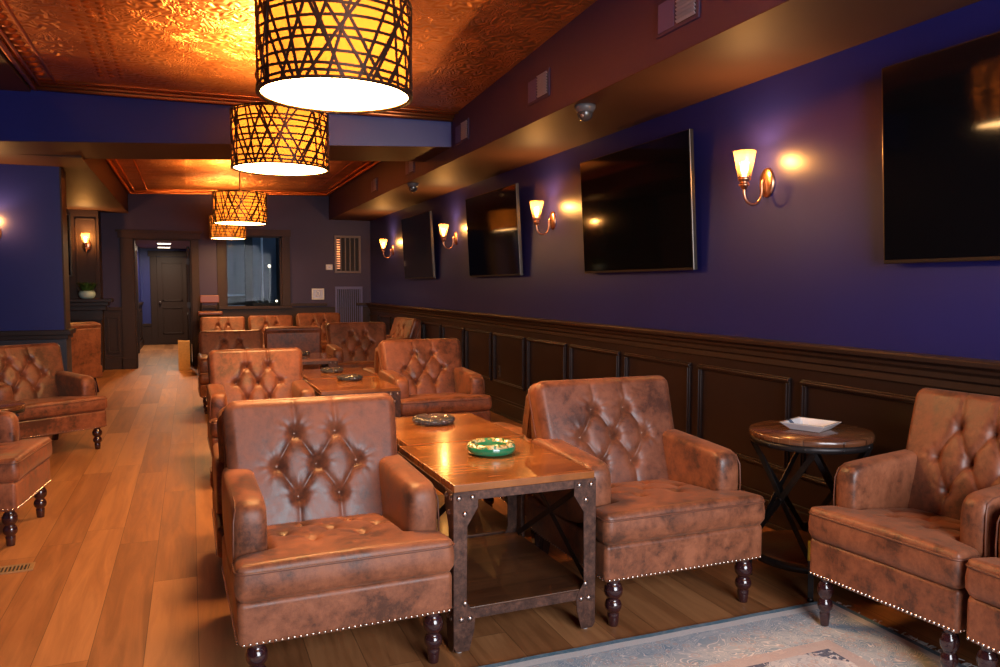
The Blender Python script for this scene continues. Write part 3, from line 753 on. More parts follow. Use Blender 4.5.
# ---------------------------------------------------------------- industrial side tables
def make_table():
    """origin on the floor at table centre; .66 wide (x), .78 deep (y), .61 high"""
    t = empty('side_table'); W, D, H = .30, .385, .61
    MB().box(-W+.004, W-.004, -D+.004, D-.004, H-.034, H).build('tabletop', TABLEW, t, bevel=.003)
    w = MB(); a = .05
    for (x0, x1, y0, y1) in ((-W, W, -D, -D+.004), (-W, W, D-.004, D), (-W, -W+.004, -D, D), (W-.004, W, -D, D)): w.box(x0, x1, y0, y1, H-.058, H-.026)
    w.build('top_rim', RUST, t, bevel=.001, seg=1)
    def plate(sx, sy, face):
        # notched strap outline: u measured inwards from the corner
        o = [(0, H-.03), (.098, H-.03), (.098, H-.085), (.055, H-.15), (.052, .19), (.078, .15), (.086, .13), (.082, .085), (.062, .012), (.012, .012), (0, .03)]
        th = .005
        if face == 'y':
            return [(sx*(W-u), z) for u, z in o], (sy*(D+.001), sy*(D+.001-th)), 'xz'
        return [(sy*(D-u), z) for u, z in o], (sx*(W+.001), sx*(W+.001-th)), 'yz'
    for sx in (-1, 1):
        for sy in (-1, 1):
            w = MB()
            for f in ('y', 'x'):
                o, (d0, d1), pl = plate(sx, sy, f); w.prism(o, d0, d1, pl)
            lg = w.build('leg', RUST, t, bevel=.0012, seg=1)
            for (u, z) in ((.022, H-.048), (.075, H-.048), (.045, H-.105), (.045, .185), (.03, .128), (.064, .128)):
                w = MB(); w.dome((sx*(W-u), sy*(D+.001), z), .011, (0, sy, 0), 10, .6); w.build('rivet', RIVET, lg)
                w = MB(); w.dome((sx*(W+.001), sy*(D-u), z), .011, (sx, 0, 0), 10, .6); w.build('rivet', RIVET, lg)
            w = MB(); w.lathe([(.012, 0), (.014, .004), (.010, .013), (.008, .03)], (sx*(W-.03), sy*(D-.03), 0), 12); w.build('foot_glide', GLIDE, lg)
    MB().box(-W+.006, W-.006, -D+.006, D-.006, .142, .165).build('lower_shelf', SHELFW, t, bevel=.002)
    w = MB()
    for (x0, x1, y0, y1) in ((-W+.003, W-.003, -D+.002, -D+.006), (-W+.003, W-.003, D-.006, D-.002), (-W+.002, -W+.006, -D, D), (W-.006, W-.002, -D, D)): w.box(x0, x1, y0, y1, .125, .160)
    w.build('shelf_rim', RUST, t)
    for sx in (-1, 1):
        w = MB(); x = sx*(W-.012)
        w.bar((x, -D+.05, .175), (x, D-.05, H-.06), .005, .024, (0, 0, 1)); w.bar((x-sx*.006, -D+.05, H-.06), (x-sx*.006, D-.05, .175), .005, .024, (0, 0, 1))
        w.dome((x+sx*.003, 0, (H+.115)/2), .01, (sx, 0, 0), 8)
        w.build('cross_brace', IRON, t)
    return t
tb = make_table()
TB = [(1.176, 3.075, 1.0, 1.06, 'rivet-legged wooden side table nearest the viewer, holding the green ashtray'),
      (1.215, 3.875, 1.0, 1.05, 'wooden side table end to end behind the green-ashtray table, holding a glass ashtray'),
      (1.165, 6.13, 1.0, 1, 'rusted-rim side table left of the reddish chair, under the nearer of two glass ashtrays'),
      (1.185, 6.935, 1.0, 1, 'side table pushed behind the rusted-rim one, under the farther of two glass ashtrays'),
      (1.15, 8.72, 0, 1, 'small far side table in front of the plain-backed chair')]
def sett(o, s):
    o.location = (s[0], s[1], 0); o.rotation_euler = (0, 0, R(s[2])); o.scale = (1, 1, s[3]); o['label'] = s[4]; o['category'] = 'table'; o['group'] = 'industrial wooden side tables'
copies(tb, TB, sett)

# ashtrays
def ash_profile(w, Rr, H_, n=40, flute=0, rests=4):
    def f(prof):
        pass
    prof = [(0.001, .0), (Rr*.78, 0), (Rr*.93, H_*.12), (Rr, H_*.42), (Rr*.985, H_*.75), (Rr*.90, H_*.97), (Rr*.80, H_), (Rr*.70, H_*.93), (Rr*.62, H_*.55), (Rr*.52, H_*.30), (.001, H_*.26)]
    m = len(prof); vs = []; fs = []
    for j, (r, z) in enumerate(prof):
        for k in range(n):
            a = 2*PI*k/n
            rr = r*(1+(flute*math.cos(a*20) if 2 <= j <= 6 else 0)); zz = z
            if 4 <= j <= 8 and rests:
                q = abs(((a/(2*PI)*rests) % 1)-.5)*2
                if q > .86: zz -= H_*.28*min(1, (q-.86)/.07)
            vs.append((rr*math.cos(a), rr*math.sin(a), max(0, zz)))
    for i in range(m-1):
        for k in range(n): fs.append((i*n+k, i*n+(k+1) % n, (i+1)*n+(k+1) % n, (i+1)*n+k))
    w.add(vs, fs, True); return w
o = ash_profile(MB(), .083, .042, 48, 0, 4).build('ashtray', GREEN, loc=(1.215, 3.16, .6475)); o.rotation_euler = (0, 0, .5); o.scale = (1.32, 1.32, 1.2)
tag(o, 'round green glazed ceramic ashtray with golden flecked rim', 'ashtray')
ga = ash_profile(MB(), .090, .036, 80, .035, 4).build('glass_ashtray', CRYSTAL)
GA = [(1.205, 4.00, 'cut glass ashtray behind the green one, on the second table', .6415, 1.25),
      (1.20, 6.35, 'nearer cut glass ashtray on the pair of tables beside the reddish chair', .611, 1.15),
      (1.16, 6.98, 'farther cut glass ashtray on the pair of tables beside the reddish chair', .611, 1.1),
      (1.14, 8.85, 'small cut glass ashtray on the far table before the plain-backed chair', .611, 1)]
def setg(o, s): o.location = (s[0], s[1], s[3]); o.scale = (s[4], s[4], 1.1); o['label'] = s[2]; o['category'] = 'ashtray'; o['group'] = 'cut glass ashtrays'
copies(ga, GA, setg)

# round side tables
def make_round():
    t = empty('round_side_table'); H = .70; Rr = .278
    w = MB(); w.lathe([(Rr-.006, H-.030), (Rr, H-.026), (Rr, H-.006), (Rr-.006, H)], n=64); w.build('tabletop', ROUNDW, t)
    w = MB(); w.lathe([(Rr-.012, H-.058), (Rr-.008, H-.058), (Rr-.008, H-.03), (Rr-.012, H-.03)], n=64, caps=False)
    for k in range(10):
        a = 2*PI*k/10+.1; w.dome(((Rr-.008)*math.cos(a), (Rr-.008)*math.sin(a), H-.044), .007, (math.cos(a), math.sin(a), 0), 8)
    w.build('top_rim', IRON, t, recalc=False)
    w = MB(); w.lathe([(Rr-.022, .135), (Rr-.018, .138), (Rr-.018, .155), (Rr-.022, .158)], n=64); w.build('lower_shelf', SHELFW, t)
    w = MB(); w.lathe([(Rr-.018, .118), (Rr-.013, .118), (Rr-.013, .152), (Rr-.018, .152)], n=64, caps=False); w.build('shelf_rim', IRON, t)
    rr = Rr-.014; N4 = 4; off = R(140)
    for k in range(N4):
        a = off+k*PI/2; b = a+PI/2
        w = MB(); w.box(rr-.012, rr+.008, -.012, .012, .02, .20)
        w.v = [(x*math.cos(a)-y*math.sin(a), x*math.sin(a)+y*math.cos(a), z) for x, y, z in w.v]
        w.lathe([(.014, 0), (.014, .012), (.008, .02)], (rr*math.cos(a), rr*math.sin(a), 0), 10)
        w.build('leg', IRON, t)
        w = MB(); P = lambda an, z, r=rr: (r*math.cos(an), r*math.sin(an), z)
        w.bar(P(a, .16), P(b, H-.06), .006, .026); w.bar(P(b, .16, rr-.008), P(a, H-.06, rr-.008), .006, .026)
        m_ = Vector(P(a, .41))*.5+Vector(P(b, .41))*.5; m_.z = .40; w.dome(m_, .011, (m_.x, m_.y, 0), 8)
        w.build('cross_brace', IRON, t)
    return t
rt = make_round()
def setr(o, s): o.location = (s[0], s[1], 0); o.rotation_euler = (0, 0, R(s[2])); o.scale = (.975, .975, s[4]); o['label'] = s[3]; o['category'] = 'table'; o['group'] = 'round cross-braced side tables'
copies(rt, [(2.66, 2.79, 0, 'round wooden side table on crossed iron bars by the right wall, under the white dish', 1.02),
            (-1.30, 5.90, 20, 'round wooden table at the left picture edge between two shadowed chairs', .86)], setr)
o = MB().box(-.014, .014, -.002, .002, -.035, .035).build('price_tag', YELLOW, loc=(2.462, 2.560, .240)); o.rotation_euler = (0, 0, R(-40)); o.scale = (1, 1, 1.25)
tag(o, 'small yellow tag hanging at the round table beside the right chair', 'tag')
# white square dish
t = empty('square_ashtray', (2.67, 2.80, .715), R(24)); tag(t, 'white square ceramic ashtray with slate stripe on the small round table', 'ashtray')
w = MB(); s0, s1, h = .068, .105, .034
def ringp(s_, z): return [(-s_, -s_, z), (s_, -s_, z), (s_, s_, z), (-s_, s_, z)]
vs = ringp(s0, 0)+ringp(s1, h)+ringp(s1-.016, h)+ringp(s0-.004, .008)
fs = [(3, 2, 1, 0)]+[(k*4+i, k*4+(i+1) % 4, (k+1)*4+(i+1) % 4, (k+1)*4+i) for k in range(3) for i in range(4)]+[(12, 13, 14, 15)]
w.add(vs, fs); w.build('dish', CERAM, t, bevel=.003, seg=2)
w = MB(); w.bar((-.045, -s1-.0005+.004, h-.002), (-.045, -s0+.003, .006+.003), .0, .001) if False else None
w.add([(-.04, .064, .0095), (-.008, .064, .0095), (-.008, .0895, .0352), (-.04, .0895, .0352), (-.008, .1055, .0352), (-.04, .1055, .0352)], [(0, 1, 2, 3), (3, 2, 4, 5)]); w.build('stripe', SLATE, t)
# rug
t = empty('area_rug', (2.575, 2.565, 0)); tag(t, 'faded blue and cream patterned rug in the foreground', 'rug')
w = MB()
w.grid(lambda a, b: (-3.1*(1-a), -3.4*(1-b), .009+.0008*math.sin(a*60)), 40, 40)
w.box(-3.1, 0, -3.4, 0, .0, .0082); w.build('rug_pile', RUG, t)
w = MB()
for k in range(340):
    y = -rng.random()*2.2; l = rng.uniform(.012, .045); c = math.sin(y*9)
    if c > .1 or rng.random() < .25: w.tube([(0, y, .006), (l*.5, y+rng.uniform(-.01, .01), .010), (l, y+rng.uniform(-.02, .02), .003)], .0018, 4)
tag(w.build('fringe', FRINGE, t), kind='stuff')

# ---------------------------------------------------------------- pendants
def make_pendant():
    """origin at centre of the bottom rim; .72 across, .43 high"""
    t = empty('drum_pendant'); Rr, H = .36, .43
    w = MB(); w.grid(lambda a, b: ((Rr-.014)*math.cos(2*PI*a), (Rr-.014)*math.sin(2*PI*a), .006+(H-.012)*b), 64, 4, wrapu=True); w.build('fabric_shade', SHADE, t, recalc=False)
    w = MB(); w.lathe([(Rr-.014, .012), (Rr-.016, .018), (.001, .018)], n=64, caps=False); w.build('diffuser', DIFFUSER, t, recalc=False)
    w = MB()
    r2 = random.Random(11); ro = Rr
    def strip(a0, z0, a1, z1, wd=.0105):
        n = max(4, int(abs(a1-a0)/.10)+2); L_ = math.hypot((a1-a0)*ro, z1-z0); nx, nz = -(z1-z0)/L_, (a1-a0)*ro/L_
        vs = []; rr = ro+r2.uniform(-.003, .003)
        for i in range(n+1):
            q = i/n; a = a0+(a1-a0)*q; z = z0+(z1-z0)*q
            for sgn in (-1, 1):
                aa = a+sgn*wd/2*nx/ro; zz = min(H, max(0, z+sgn*wd/2*nz))
                for r_ in (rr-.002, rr+.002): vs.append((r_*math.cos(aa), r_*math.sin(aa), zz))
        fs = []
        for i in range(n):
            b = i*4
            fs += [(b+1, b+5, b+7, b+3), (b, b+2, b+6, b+4), (b, b+4, b+5, b+1), (b+2, b+3, b+7, b+6)]
        w.add(vs, fs)
    for k in range(9):
        z = .02+(H-.04)*k/8; a = r2.uniform(0, 6); m_ = 4; zs = [min(H-.006, max(.006, z+r2.uniform(-.016, .016))) for _ in range(m_)]
        for j in range(m_): strip(a+j*2*PI/m_, zs[j], a+(j+1)*2*PI/m_, zs[(j+1) % m_], .0125)
    for k in range(66):
        a = 2*PI*k/66+r2.uniform(-.12, .12); sl = r2.choice([-1, 1])*r2.choice([.08, .25, .38, .5, .72])*r2.uniform(.85, 1.15)
        strip(a, 0, a+sl, H, .0145)
    w.lathe([(ro-.016, 0), (ro+.004, 0), (ro+.004, .010), (ro-.016, .010)], n=64, caps=False)
    w.lathe([(ro-.006, H-.010), (ro+.004, H-.010), (ro+.004, H), (ro-.006, H)], n=64, caps=False)
    w.build('lattice_drum', LATTICE, t, recalc=True)
    w = MB()
    for k in range(3):
        a = k*2*PI/3+.5; w.tube([(0, 0, H-.03), ((Rr-.01)*math.cos(a), (Rr-.01)*math.sin(a), H-.006)], .004, 6)
    w.tube([(0, 0, .02), (0, 0, H+.30)], .007, 8); w.build('stem', IRON, t)
    w = MB(); w.lathe([(.001, H+.30), (.018, H+.30), (.03, H+.325), (.065, H+.345), (.065, H+.36)], n=24, caps=False); w.build('ceiling_canopy', IRON, t, recalc=False)
    for k in range(2):
        w = MB(); a = .6+k*PI; x, y = .10*math.cos(a), .10*math.sin(a)
        w.lathe([(.012, .26), (.014, .245), (.028, .21), (.03, .19), (.022, .165), (.001, .155)], (x, y, 0), 12); w.build('bulb', BULB, t)
    for k in range(3):
        a = .3+k*2*PI/3; w = MB(); w.dome((.30*math.cos(a), .30*math.sin(a), .012), .006, (0, 0, -1), 8); w.build('finial', IRON, t)
    return t
pd = make_pendant()
PDL = [(.640, 3.65, 2.245, 'nearest and largest drum pendant lamp with woven bronze lattice'),
       (.640, 5.98, 2.232, 'second drum pendant lamp from the front, overlapping the blue beam'),
       (.650, 11.1, 2.215, 'third drum pendant lamp, hanging in the far bay'),
       (.585, 13.3, 2.135, 'farthest and smallest drum pendant lamp, in front of the dark window')]
def setp(o, s):
    k = .78 if s[1] > 13 else .965
    o.location = s[:3]; o.scale = (k, k, k if s[1] < 13 else .85); o['label'] = s[3]; o['category'] = 'lamp'; o['group'] = 'woven drum pendants'
copies(pd, PDL, setp)
def light(kind, name, loc, energy, col, size=.1, rot=None, sy=None, spread=None):
    d = bpy.data.lights.new(name, kind); d.energy = energy; d.color = col
    if kind in ('POINT', 'SPOT'): d.shadow_soft_size = size
    if kind == 'AREA':
        d.size = size
        if sy: d.shape = 'RECTANGLE'; d.size_y = sy
        if spread: d.spread = spread
    o = bpy.data.objects.new(name, d); C.objects.link(o); o.location = loc
    if rot: o.rotation_euler = rot
    return o
WARM = (1, .50, .17)
for i, s in enumerate(PDL):
    light('POINT', 'pendant_light', (s[0], s[1], s[2]+.24), (300, 280, 230, 70)[i], WARM, .06)

# ---------------------------------------------------------------- wall sconces
def make_sconce():
    """origin on the wall at backplate centre; local -Y points away from the wall"""
    t = empty('wall_sconce')
    w = MB(); vs = []; n = 36
    prof = [(1, 0), (1, .008), (.9, .016), (.55, .022), (.001, .026)]
    for (k, d) in prof:
        for i in range(n): a = 2*PI*i/n; vs.append((.058*k*math.cos(a), -d, .085*k*math.sin(a)))
    w.add(vs, [(j*n+i, j*n+(i+1) % n, (j+1)*n+(i+1) % n, (j+1)*n+i) for j in range(4) for i in range(n)], True)
    bp = w.build('backplate', BRASS, t)
    w = MB()
    for z in (-.05, .05): w.dome((0, -.019, z), .005, (0, -1, 0), 8)
    w.build('screw', BRASS, bp)
    w = MB(); pts = [(0, -.02, .015), (0, -.035, .012)]
    for i in range(13):
        a = PI*i/12; pts.append((0, -.105+.062*math.cos(a)*1.0, -.055-.075*math.sin(a)))
    pts = [(0, -.02, .02), (0, -.036, .014), (0, -.043, -.005)]+pts[2:]+[(0, -.167, -.03)]
    w.tube(pts, .0075, 10); w.build('swan_arm', BRASS, t)
    w = MB(); w.lathe([(.001, -.045), (.016, -.045), (.018, -.03), (.030, -.026), (.030, -.018), (.024, -.014), (.024, .0), (.034, .004), (.036, .022), (.030, .024), (.001, .024)], (0, -.167, 0), 24); w.build('socket_cup', BRASS, t)
    w = MB(); vs = []; n = 60
    prof = [(.034, .024), (.040, .055), (.050, .105), (.059, .158), (.062, .168)]
    for (r, z) in prof:
        for i in range(n): a = 2*PI*i/n; q = r*(1+.02*math.cos(a*20)); vs.append((q*math.cos(a), -.167+q*math.sin(a), z))
    w.add(vs, [(j*n+i, j*n+(i+1) % n, (j+1)*n+(i+1) % n, (j+1)*n+i) for j in range(4) for i in range(n)], True)
    w.build('glass_shade', CUP, t, recalc=False)
    w = MB(); w.lathe([(.001, .024), (.012, .026), (.013, .04), (.022, .062), (.024, .08), (.018, .098), (.001, .106)], (0, -.167, 0), 16); w.build('bulb', BULB, t)
    return t
sn = make_sconce()
SC = [(XR, 3.64, 1.975, -90, 'nearest swan-arm wall light, between the two closest screens'),
      (XR, 6.50, 1.98, -90, 'second swan-arm wall light from the front on the right wall'),
      (XR, 9.30, 1.975, -90, 'third swan-arm wall light on the right wall'),
      (XR, 12.55, 1.97, -90, 'farthest swan-arm wall light on the right wall, near the end wall'),
      (-1.775, PY, 1.90, 0, 'wall light on the blue pier, cut by the left picture edge'),
      (-1.50, 13.88, 2.03, 0, 'small wall light above the mantelpiece at the far left')]
def sets(o, s): o.location = s[:3]; o.rotation_euler = (0, 0, R(s[3])); o['label'] = s[4]; o['category'] = 'wall light'; o['group'] = 'swan-arm wall lights'
copies(sn, SC, sets)
for s in SC:
    a = R(s[3]); dx, dy = .167*math.sin(a), -.167*math.cos(a)
    light('POINT', 'sconce_light', (s[0]+dx, s[1]+dy, s[2]+.13), 24, (1, .48, .15), .02)

# ---------------------------------------------------------------- screens
def make_tv():
    t = empty('wall_television'); W, H, D = .755, .905, .032      # hinged at lower edge, origin bottom centre, faces -Y
    w = MB(); w.box(-W, W, -D, 0, 0, H); w.build('casing', BEZEL, t, bevel=.004)
    MB().box(-W+.010, W-.010, -D-.002, -D+.001, .018, H-.008).build('screen', BLACKG, t)
    w = MB(); w.box(-.3, .3, 0, .05, .25, .65); w.build('wall_bracket', IRON, t, bevel=.003)
    return t
tv = make_tv()
TV = [(2.0, 'largest black wall screen, cut by the right picture edge'),
      (5.00, 'black wall screen between the nearest and second wall lights'),
      (7.86, 'black wall screen between the second and third wall lights'),
      (10.82, 'smallest black wall screen, nearest the far corner')]
def settv(o, s):
    o.location = (XR-.035, s[0], 1.485); o.rotation_euler = (R(3.2), 0, R(-90)); o['label'] = s[1]; o['category'] = 'television'; o['group'] = 'black wall screens'
copies(tv, TV, settv)
# panel outlets
ou = empty('wall_outlet')
MB().box(-.036, .036, -.006, 0, -.058, .058).build('cover_plate', DARKP, ou, bevel=.003)
w = MB(); w.box(-.018, .018, -.010, -.004, -.036, -.008); w.box(-.018, .018, -.010, -.004, .008, .036); w.build('socket', IRON, ou, bevel=.002)
def seto(o, s): o.location = (XR-.02, s[0], .46); o.rotation_euler = (0, 0, R(-90)); o['label'] = s[1]; o['category'] = 'outlet'; o['group'] = 'outlets in the wainscot'
copies(ou, [(4.58, 'dark outlet in the wainscot panel right of the tufted chair back'), (7.79, 'dark outlet in a wainscot panel farther along, past the reddish chair')], seto)
# soffit grilles
vg = empty('soffit_vent')
w = MB(); w.box(-.19, .19, -.010, 0, -.095, .095); w.build('vent_frame', BLUEF, vg, bevel=.003)
MB().box(-.165, -.02, -.013, -.008, -.075, .075).build('blank_plate', VENTB, vg, bevel=.002)
w = MB()
for k in range(8): z = -.072+k*.0195; w.add([(.005, -.010, z), (.165, -.010, z), (.165, -.022, z+.012), (.005, -.022, z+.012), (.005, -.010, z+.004), (.165, -.010, z+.004), (.165, -.019, z+.015), (.005, -.019, z+.015)], [(0, 3, 2, 1), (4, 5, 6, 7), (0, 1, 5, 4), (1, 2, 6, 5), (2, 3, 7, 6), (3, 0, 4, 7)])
w.build('louvre', GREYP, vg)
MB().box(.003, .167, -.0105, -.009, -.078, .078).build('vent_throat', VENTD, vg)
VG = [(3.46, 2.795, 'largest soffit vent, high at the top of the picture'), (5.18, 2.80, 'soffit vent second from the front'), (6.87, 2.79, 'soffit vent beside the blue cross beam'),
      (8.70, 2.74, 'soffit vent just beyond the cross beam'), (10.55, 2.74, 'farthest small vent in the soffit face')]
def setv(o, s): o.location = (2.36, s[0], s[1]); o.rotation_euler = (0, 0, R(-90)); o['label'] = s[2]; o['category'] = 'vent'; o['group'] = 'vents in the soffit face'
copies(vg, VG, setv)
# security cameras
dm = empty('security_camera')
w = MB(); w.lathe([(.07, 0), (.07, -.02), (.055, -.045), (.04, -.05)], n=28); w.build('mount', plain('grey camera housing', (.10, .10, .11), .4), dm)
w = MB(); w.lathe([(.052, -.045), (.052, -.06), (.045, -.082), (.028, -.098), (.001, -.105)], n=28, caps=False); w.build('dome', plain('smoked dome', (.05, .045, .045), .1, 0, .6, .5), dm)
w = MB(); w.dome((-.035, -.028, -.075), .012, (-.6, -.5, -.4), 10); w.build('lens', RIVET, dm)
def setd(o, s): o.location = (s[0], s[1], ZS); o['label'] = s[2]; o['category'] = 'camera'; o['group'] = 'security cameras under the soffit'
copies(dm, [(2.46, 4.66, 'nearer grey dome security camera under the soffit'), (2.44, 8.88, 'farther dark dome security camera under the soffit')], setd)

# ---------------------------------------------------------------- end wall pieces
t = empty('wall_thermostat', (2.35, YF, 1.72)); tag(t, 'small white thermostat on the end wall, left of the barred frame', 'thermostat')
MB().box(-.06, .06, -.03, 0, -.05, .05).build('thermostat_case', WHITEP, t, bevel=.006)
MB().box(-.02, .02, -.032, -.028, -.02, .015).build('thermostat_display', GREYP, t)
t = empty('framed_notice', (2.145, YF, 1.235)); tag(t, 'small white framed notice with grey symbol above the far chairs', 'notice')
w = MB()
for (a, b, c, d) in ((-.11, .11, .075, .10), (-.11, .11, -.10, -.075), (-.11, -.085, -.075, .075), (.085, .11, -.075, .075)): w.box(a, b, -.02, 0, c, d)
w.build('notice_frame', WHITEP, t, bevel=.003)
MB().box(-.086, .086, -.012, 0, -.076, .076).build('notice_card', GREYP, t)
w = MB(); w.tube([(.03*math.cos(2*PI*k/20), -.014, .008+.038*math.sin(2*PI*k/20)) for k in range(20)], .008, 6, closed=True); w.build('notice_symbol', WHITEP, t)
t = empty('barred_frame', (2.685, YF, 1.955)); tag(t, 'framed dark interior panel with upright bars high on the end wall', 'wall frame')
w = MB()
for (a, b, c, d) in ((-.24, .24, .30, .34), (-.24, .24, -.34, -.30), (-.24, -.20, -.30, .30), (.20, .24, -.30, .30)): w.box(a, b, -.035, 0, c, d)
w.build('outer_frame', plain('grey brown frame', (.14, .09, .08), .4), t, bevel=.003)
MB().box(-.2, .2, -.012, 0, -.3, .3).build('dark_panel', VENTD, t)
for k in range(4): MB().box(-.135+k*.085, -.115+k*.085, -.028, -.012, -.3, .3).build('upright_bar', plain('bar paint', (.10, .07, .07), .4) if k == 0 else bpy.data.materials['bar paint'], t, bevel=.002)
w = MB()
for k in range(13): z = -.26+k*.043; w.box(-.195, -.14, -.02, -.012, z, z+.014)
w.build('blind_reflection', BRASS, t)  # warm strips modelled in place of blinds reflected in the dark pane
t = empty('return_air_grille', (2.70, YF, .34)); tag(t, 'tall blue grille with upright slats low on the end wall', 'grille')
w = MB()
for (a, b, c, d) in ((-.25, .25, .98, 1.03), (-.25, .25, 0, .05), (-.25, -.21, .05, .98), (.21, .25, .05, .98)): w.box(a, b, -.03, 0, c, d)
w.build('grille_frame', VENTB, t, bevel=.002)
MB().box(-.21, .21, -.008, 0, .05, .98).build('grille_throat', VENTD, t)
w = MB()
for k in range(11): x = -.195+k*.038; w.box(x, x+.016, -.028, -.008, .05, .98)
w.build('slats', VENTB, t)
# smoke detector style vent above the door
o = MB(); o.lathe([(.001, 0)] and [(.05, 0), (.05, .02), (.035, .035)], n=20)
# bar stool behind far seats
t = empty('bar_stool', (.30, 13.75, 0)); tag(t, 'bar stool with low red-brown backrest between doorway and dark window', 'stool')
w = MB(); w.grid(lambda a, b: ((a-.5)*.30*(1-.08*(1-b)), .16-.05*(1-(2*a-1)**2)*-1+.012, 1.10+.125*b), 12, 6); w.grid(lambda a, b: ((a-.5)*.30*(1-.08*(1-b)), .19+.05*(1-(2*a-1)**2)+.012, 1.10+.125*b), 12, 6)
w.box(-.15, .15, .17, .20, 1.10, 1.225)
w.build('backrest', BARSEAT, t, bevel=.01)
w = MB(); w.box(-.19, .19, -.18, .18, .90, .96); w.build('seat', BARSEAT, t, bevel=.02, seg=3)
w = MB()
for s_ in (-1, 1): w.bar((s_*.14, .17, .9), (s_*.13, .19, 1.12), .02, .02)
w.build('back_post', IRON, t)
for sx in (-1, 1):
    for sy in (-1, 1):
        w = MB(); w.tube([(sx*.15, sy*.14, .9), (sx*.20, sy*.19, 0)], .012, 8); w.build('leg', IRON, t)
w = MB(); w.tube([(.18, .17, .3), (-.18, .17, .3), (-.18, -.17, .3), (.18, -.17, .3)], .009, 6, closed=True); w.build('footrest', IRON, t)
# carton inside the doorway
t = empty('cardboard_box', (-.115, YF-.42, 0)); tag(t, 'tan cardboard box on the floor at the right of the doorway', 'box')
w = MB(); w.box(-.09, .09, -.17, .17, 0, .47); w.build('box_body', CARD, t, bevel=.004)
w = MB(); w.add([(-.09, -.17, .47), (.09, -.17, .47), (.09, -.16, .485), (-.09, -.16, .50), (-.09, 0, .472), (.09, 0, .472)], [(0, 1, 2, 3), (3, 2, 5, 4)]); w.build('box_flap', CARD, t)

# chimney breast, mantel, plant, picture screen
struct(MB().box(-3.1, -1.33, 13.9, YF, 0, ZS).build('wall_chimney', WAIN2), 'dark panelled chimney breast at the far left')
w = MB()
for (x0, x1, z0, z1) in ((-1.66, -1.37, 1.28, 2.45), (-1.62, -1.42, .2, .82), (-2.2, -1.75, .2, .82)):
    for (p, q, r_, s_) in ((x0, x1, z1-.025, z1), (x0, x1, z0, z0+.025), (x0, x0+.025, z0, z1), (x1-.025, x1, z0, z1)): w.box(p, q, 13.885, 13.9, r_, s_)
struct(w.build('trim_15', WAIN2, bevel=.003))
t = empty('mantelpiece', (-1.9, 13.9, 0)); tag(t, 'dark moulded mantel shelf across the chimney breast at far left', 'mantelpiece')
w = MB(); w.box(-.9, .76, -.34, 0, 1.13, 1.18); w.build('shelf_board', WAIN, t, bevel=.006)
w = MB(); w.box(-.86, .70, -.28, 0, 1.07, 1.13); w.box(-.83, .66, -.20, 0, 1.0, 1.07); w.build('cornice', WAIN, t, bevel=.006)
w = MB(); w.box(-.80, .60, -.09, 0, .84, 1.0); w.build('frieze', WAIN, t, bevel=.004)
t = empty('potted_plant', (-1.50, 13.70, 1.18)); tag(t, 'small leafy plant in a pale teal bowl on the mantel', 'plant')
w = MB(); w.lathe([(.06, 0), (.10, .02), (.118, .06), (.115, .10), (.10, .125), (.09, .12), (.09, .10)], n=24); w.build('bowl', POTM, t)
w = MB()
for k in range(90):
    a = rng.uniform(0, 2*PI); r_ = rng.uniform(0, .07); e = rng.uniform(.05, .17); l = rng.uniform(.06, .16)
    p0 = Vector((r_*math.cos(a), r_*math.sin(a), .10)); p1 = Vector(((r_+e)*math.cos(a), (r_+e)*math.sin(a), .12+l))
    m_ = (p0+p1)/2+Vector((0, 0, .03)); sd = Vector((-math.sin(a), math.cos(a), 0))*.012
    w.add([p0, m_-sd, p1, m_+sd], [(0, 1, 2, 3)])
w.build('leaves', PLANTM, t, recalc=False)
t = empty('mounted_television', (-1.98, 13.885, 1.53)); tag(t, 'black screen on the chimney breast, its edge showing beside the pier', 'television')
MB().box(-.5, .27, -.07, 0, 0, .97).build('casing', BEZEL, t, bevel=.004)
MB().box(-.48, .25, -.073, -.069, .02, .95).build('screen', BLACKG, t)
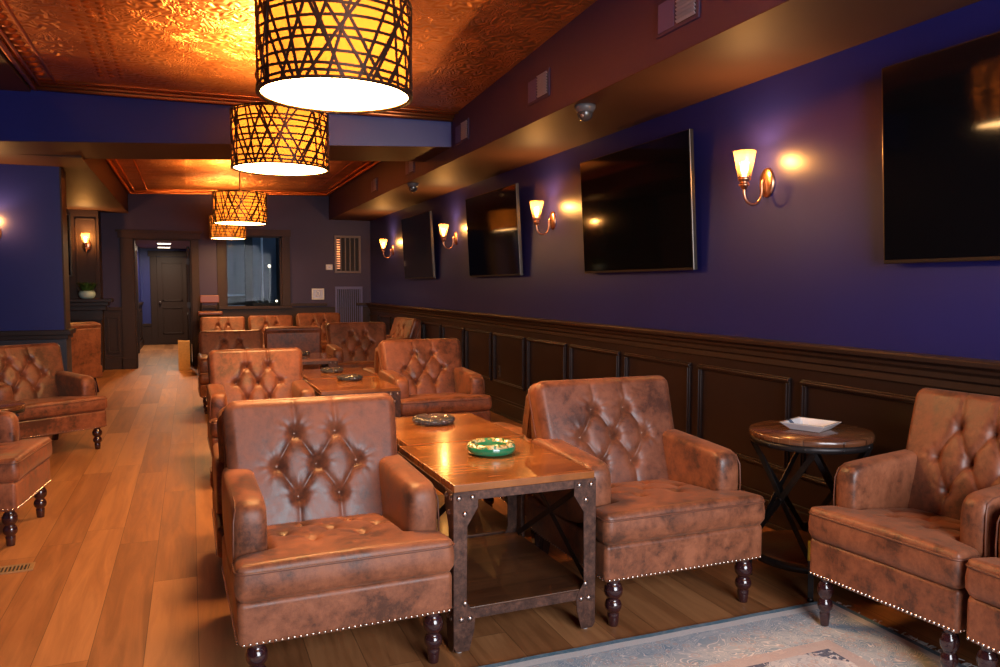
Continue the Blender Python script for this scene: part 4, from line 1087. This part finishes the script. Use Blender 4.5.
# floor register
t = empty('floor_register', (-.885, 4.33, 0), R(3)); tag(t, 'slotted wooden floor register at the left picture edge', 'floor vent')
w = MB()
for (a, b, c, d) in ((-.16, .14, -.055, -.042), (-.16, .14, .042, .055), (-.16, -.14, -.042, .042), (.12, .14, -.042, .042)): w.box(a, b, c, d, 0, .006)
w.build('register_frame', plain('tan register', (.34, .20, .09), .5), t, bevel=.001)
MB().box(-.14, .12, -.042, .042, 0, .001).build('register_throat', VENTD, t)
w = MB()
for k in range(16): x = -.135+k*.0162; w.box(x, x+.006, -.042, .042, 0, .005)
w.build('slats', bpy.data.materials['tan register'], t)

# ---------------------------------------------------------------- added daylight and remaining lights
light('AREA', 'added_daylight', (1.55, YB-.2, 1.85), 285, (.90, .93, 1.0), 2.6, (R(82), 0, 0), 2.2)  # area light added behind the viewer to brighten the near chairs
light('AREA', 'corridor_light', (-.52, 18.9, 2.21), 30, (1, .78, .55), .24, (0, 0, 0))
light('AREA', 'corridor_light', (-.47, 17.2, 2.21), 30, (1, .78, .55), .24, (0, 0, 0))
light('AREA', 'outdoor_light', (1.6, 16.0, 3.3), 3, (.55, .78, 1.0), 1.2, (R(25), 0, 0))  # added blue area light in place of sky over the street
wd = bpy.data.worlds.new('dusk'); sc.world = wd; wd.use_nodes = True
wd.node_tree.nodes['Background'].inputs[0].default_value = (.35, .45, .65, 1); wd.node_tree.nodes['Background'].inputs[1].default_value = .25

# ---------------------------------------------------------------- camera
cd = bpy.data.cameras.new('camera'); cam = bpy.data.objects.new('camera', cd); sc.collection.objects.link(cam)
cd.sensor_width = 36; cd.lens = 28.0; cam.location = (0, 0, 1.38); cam.rotation_euler = (R(90-3.494), 0, R(-21.689)); cd.clip_start = .05
sc.camera = cam
sc.view_settings.view_transform = 'Standard'; sc.view_settings.look = 'None'; sc.view_settings.gamma = 1; sc.view_settings.use_curve_mapping = False
sc.view_settings.exposure = 0.0
sc.cycles.max_bounces = 7; sc.cycles.diffuse_bounces = 4; sc.cycles.transparent_max_bounces = 12; sc.cycles.sample_clamp_indirect = 4
sc.cycles.caustics_reflective = False; sc.cycles.caustics_refractive = False; sc.cycles.use_denoising = True
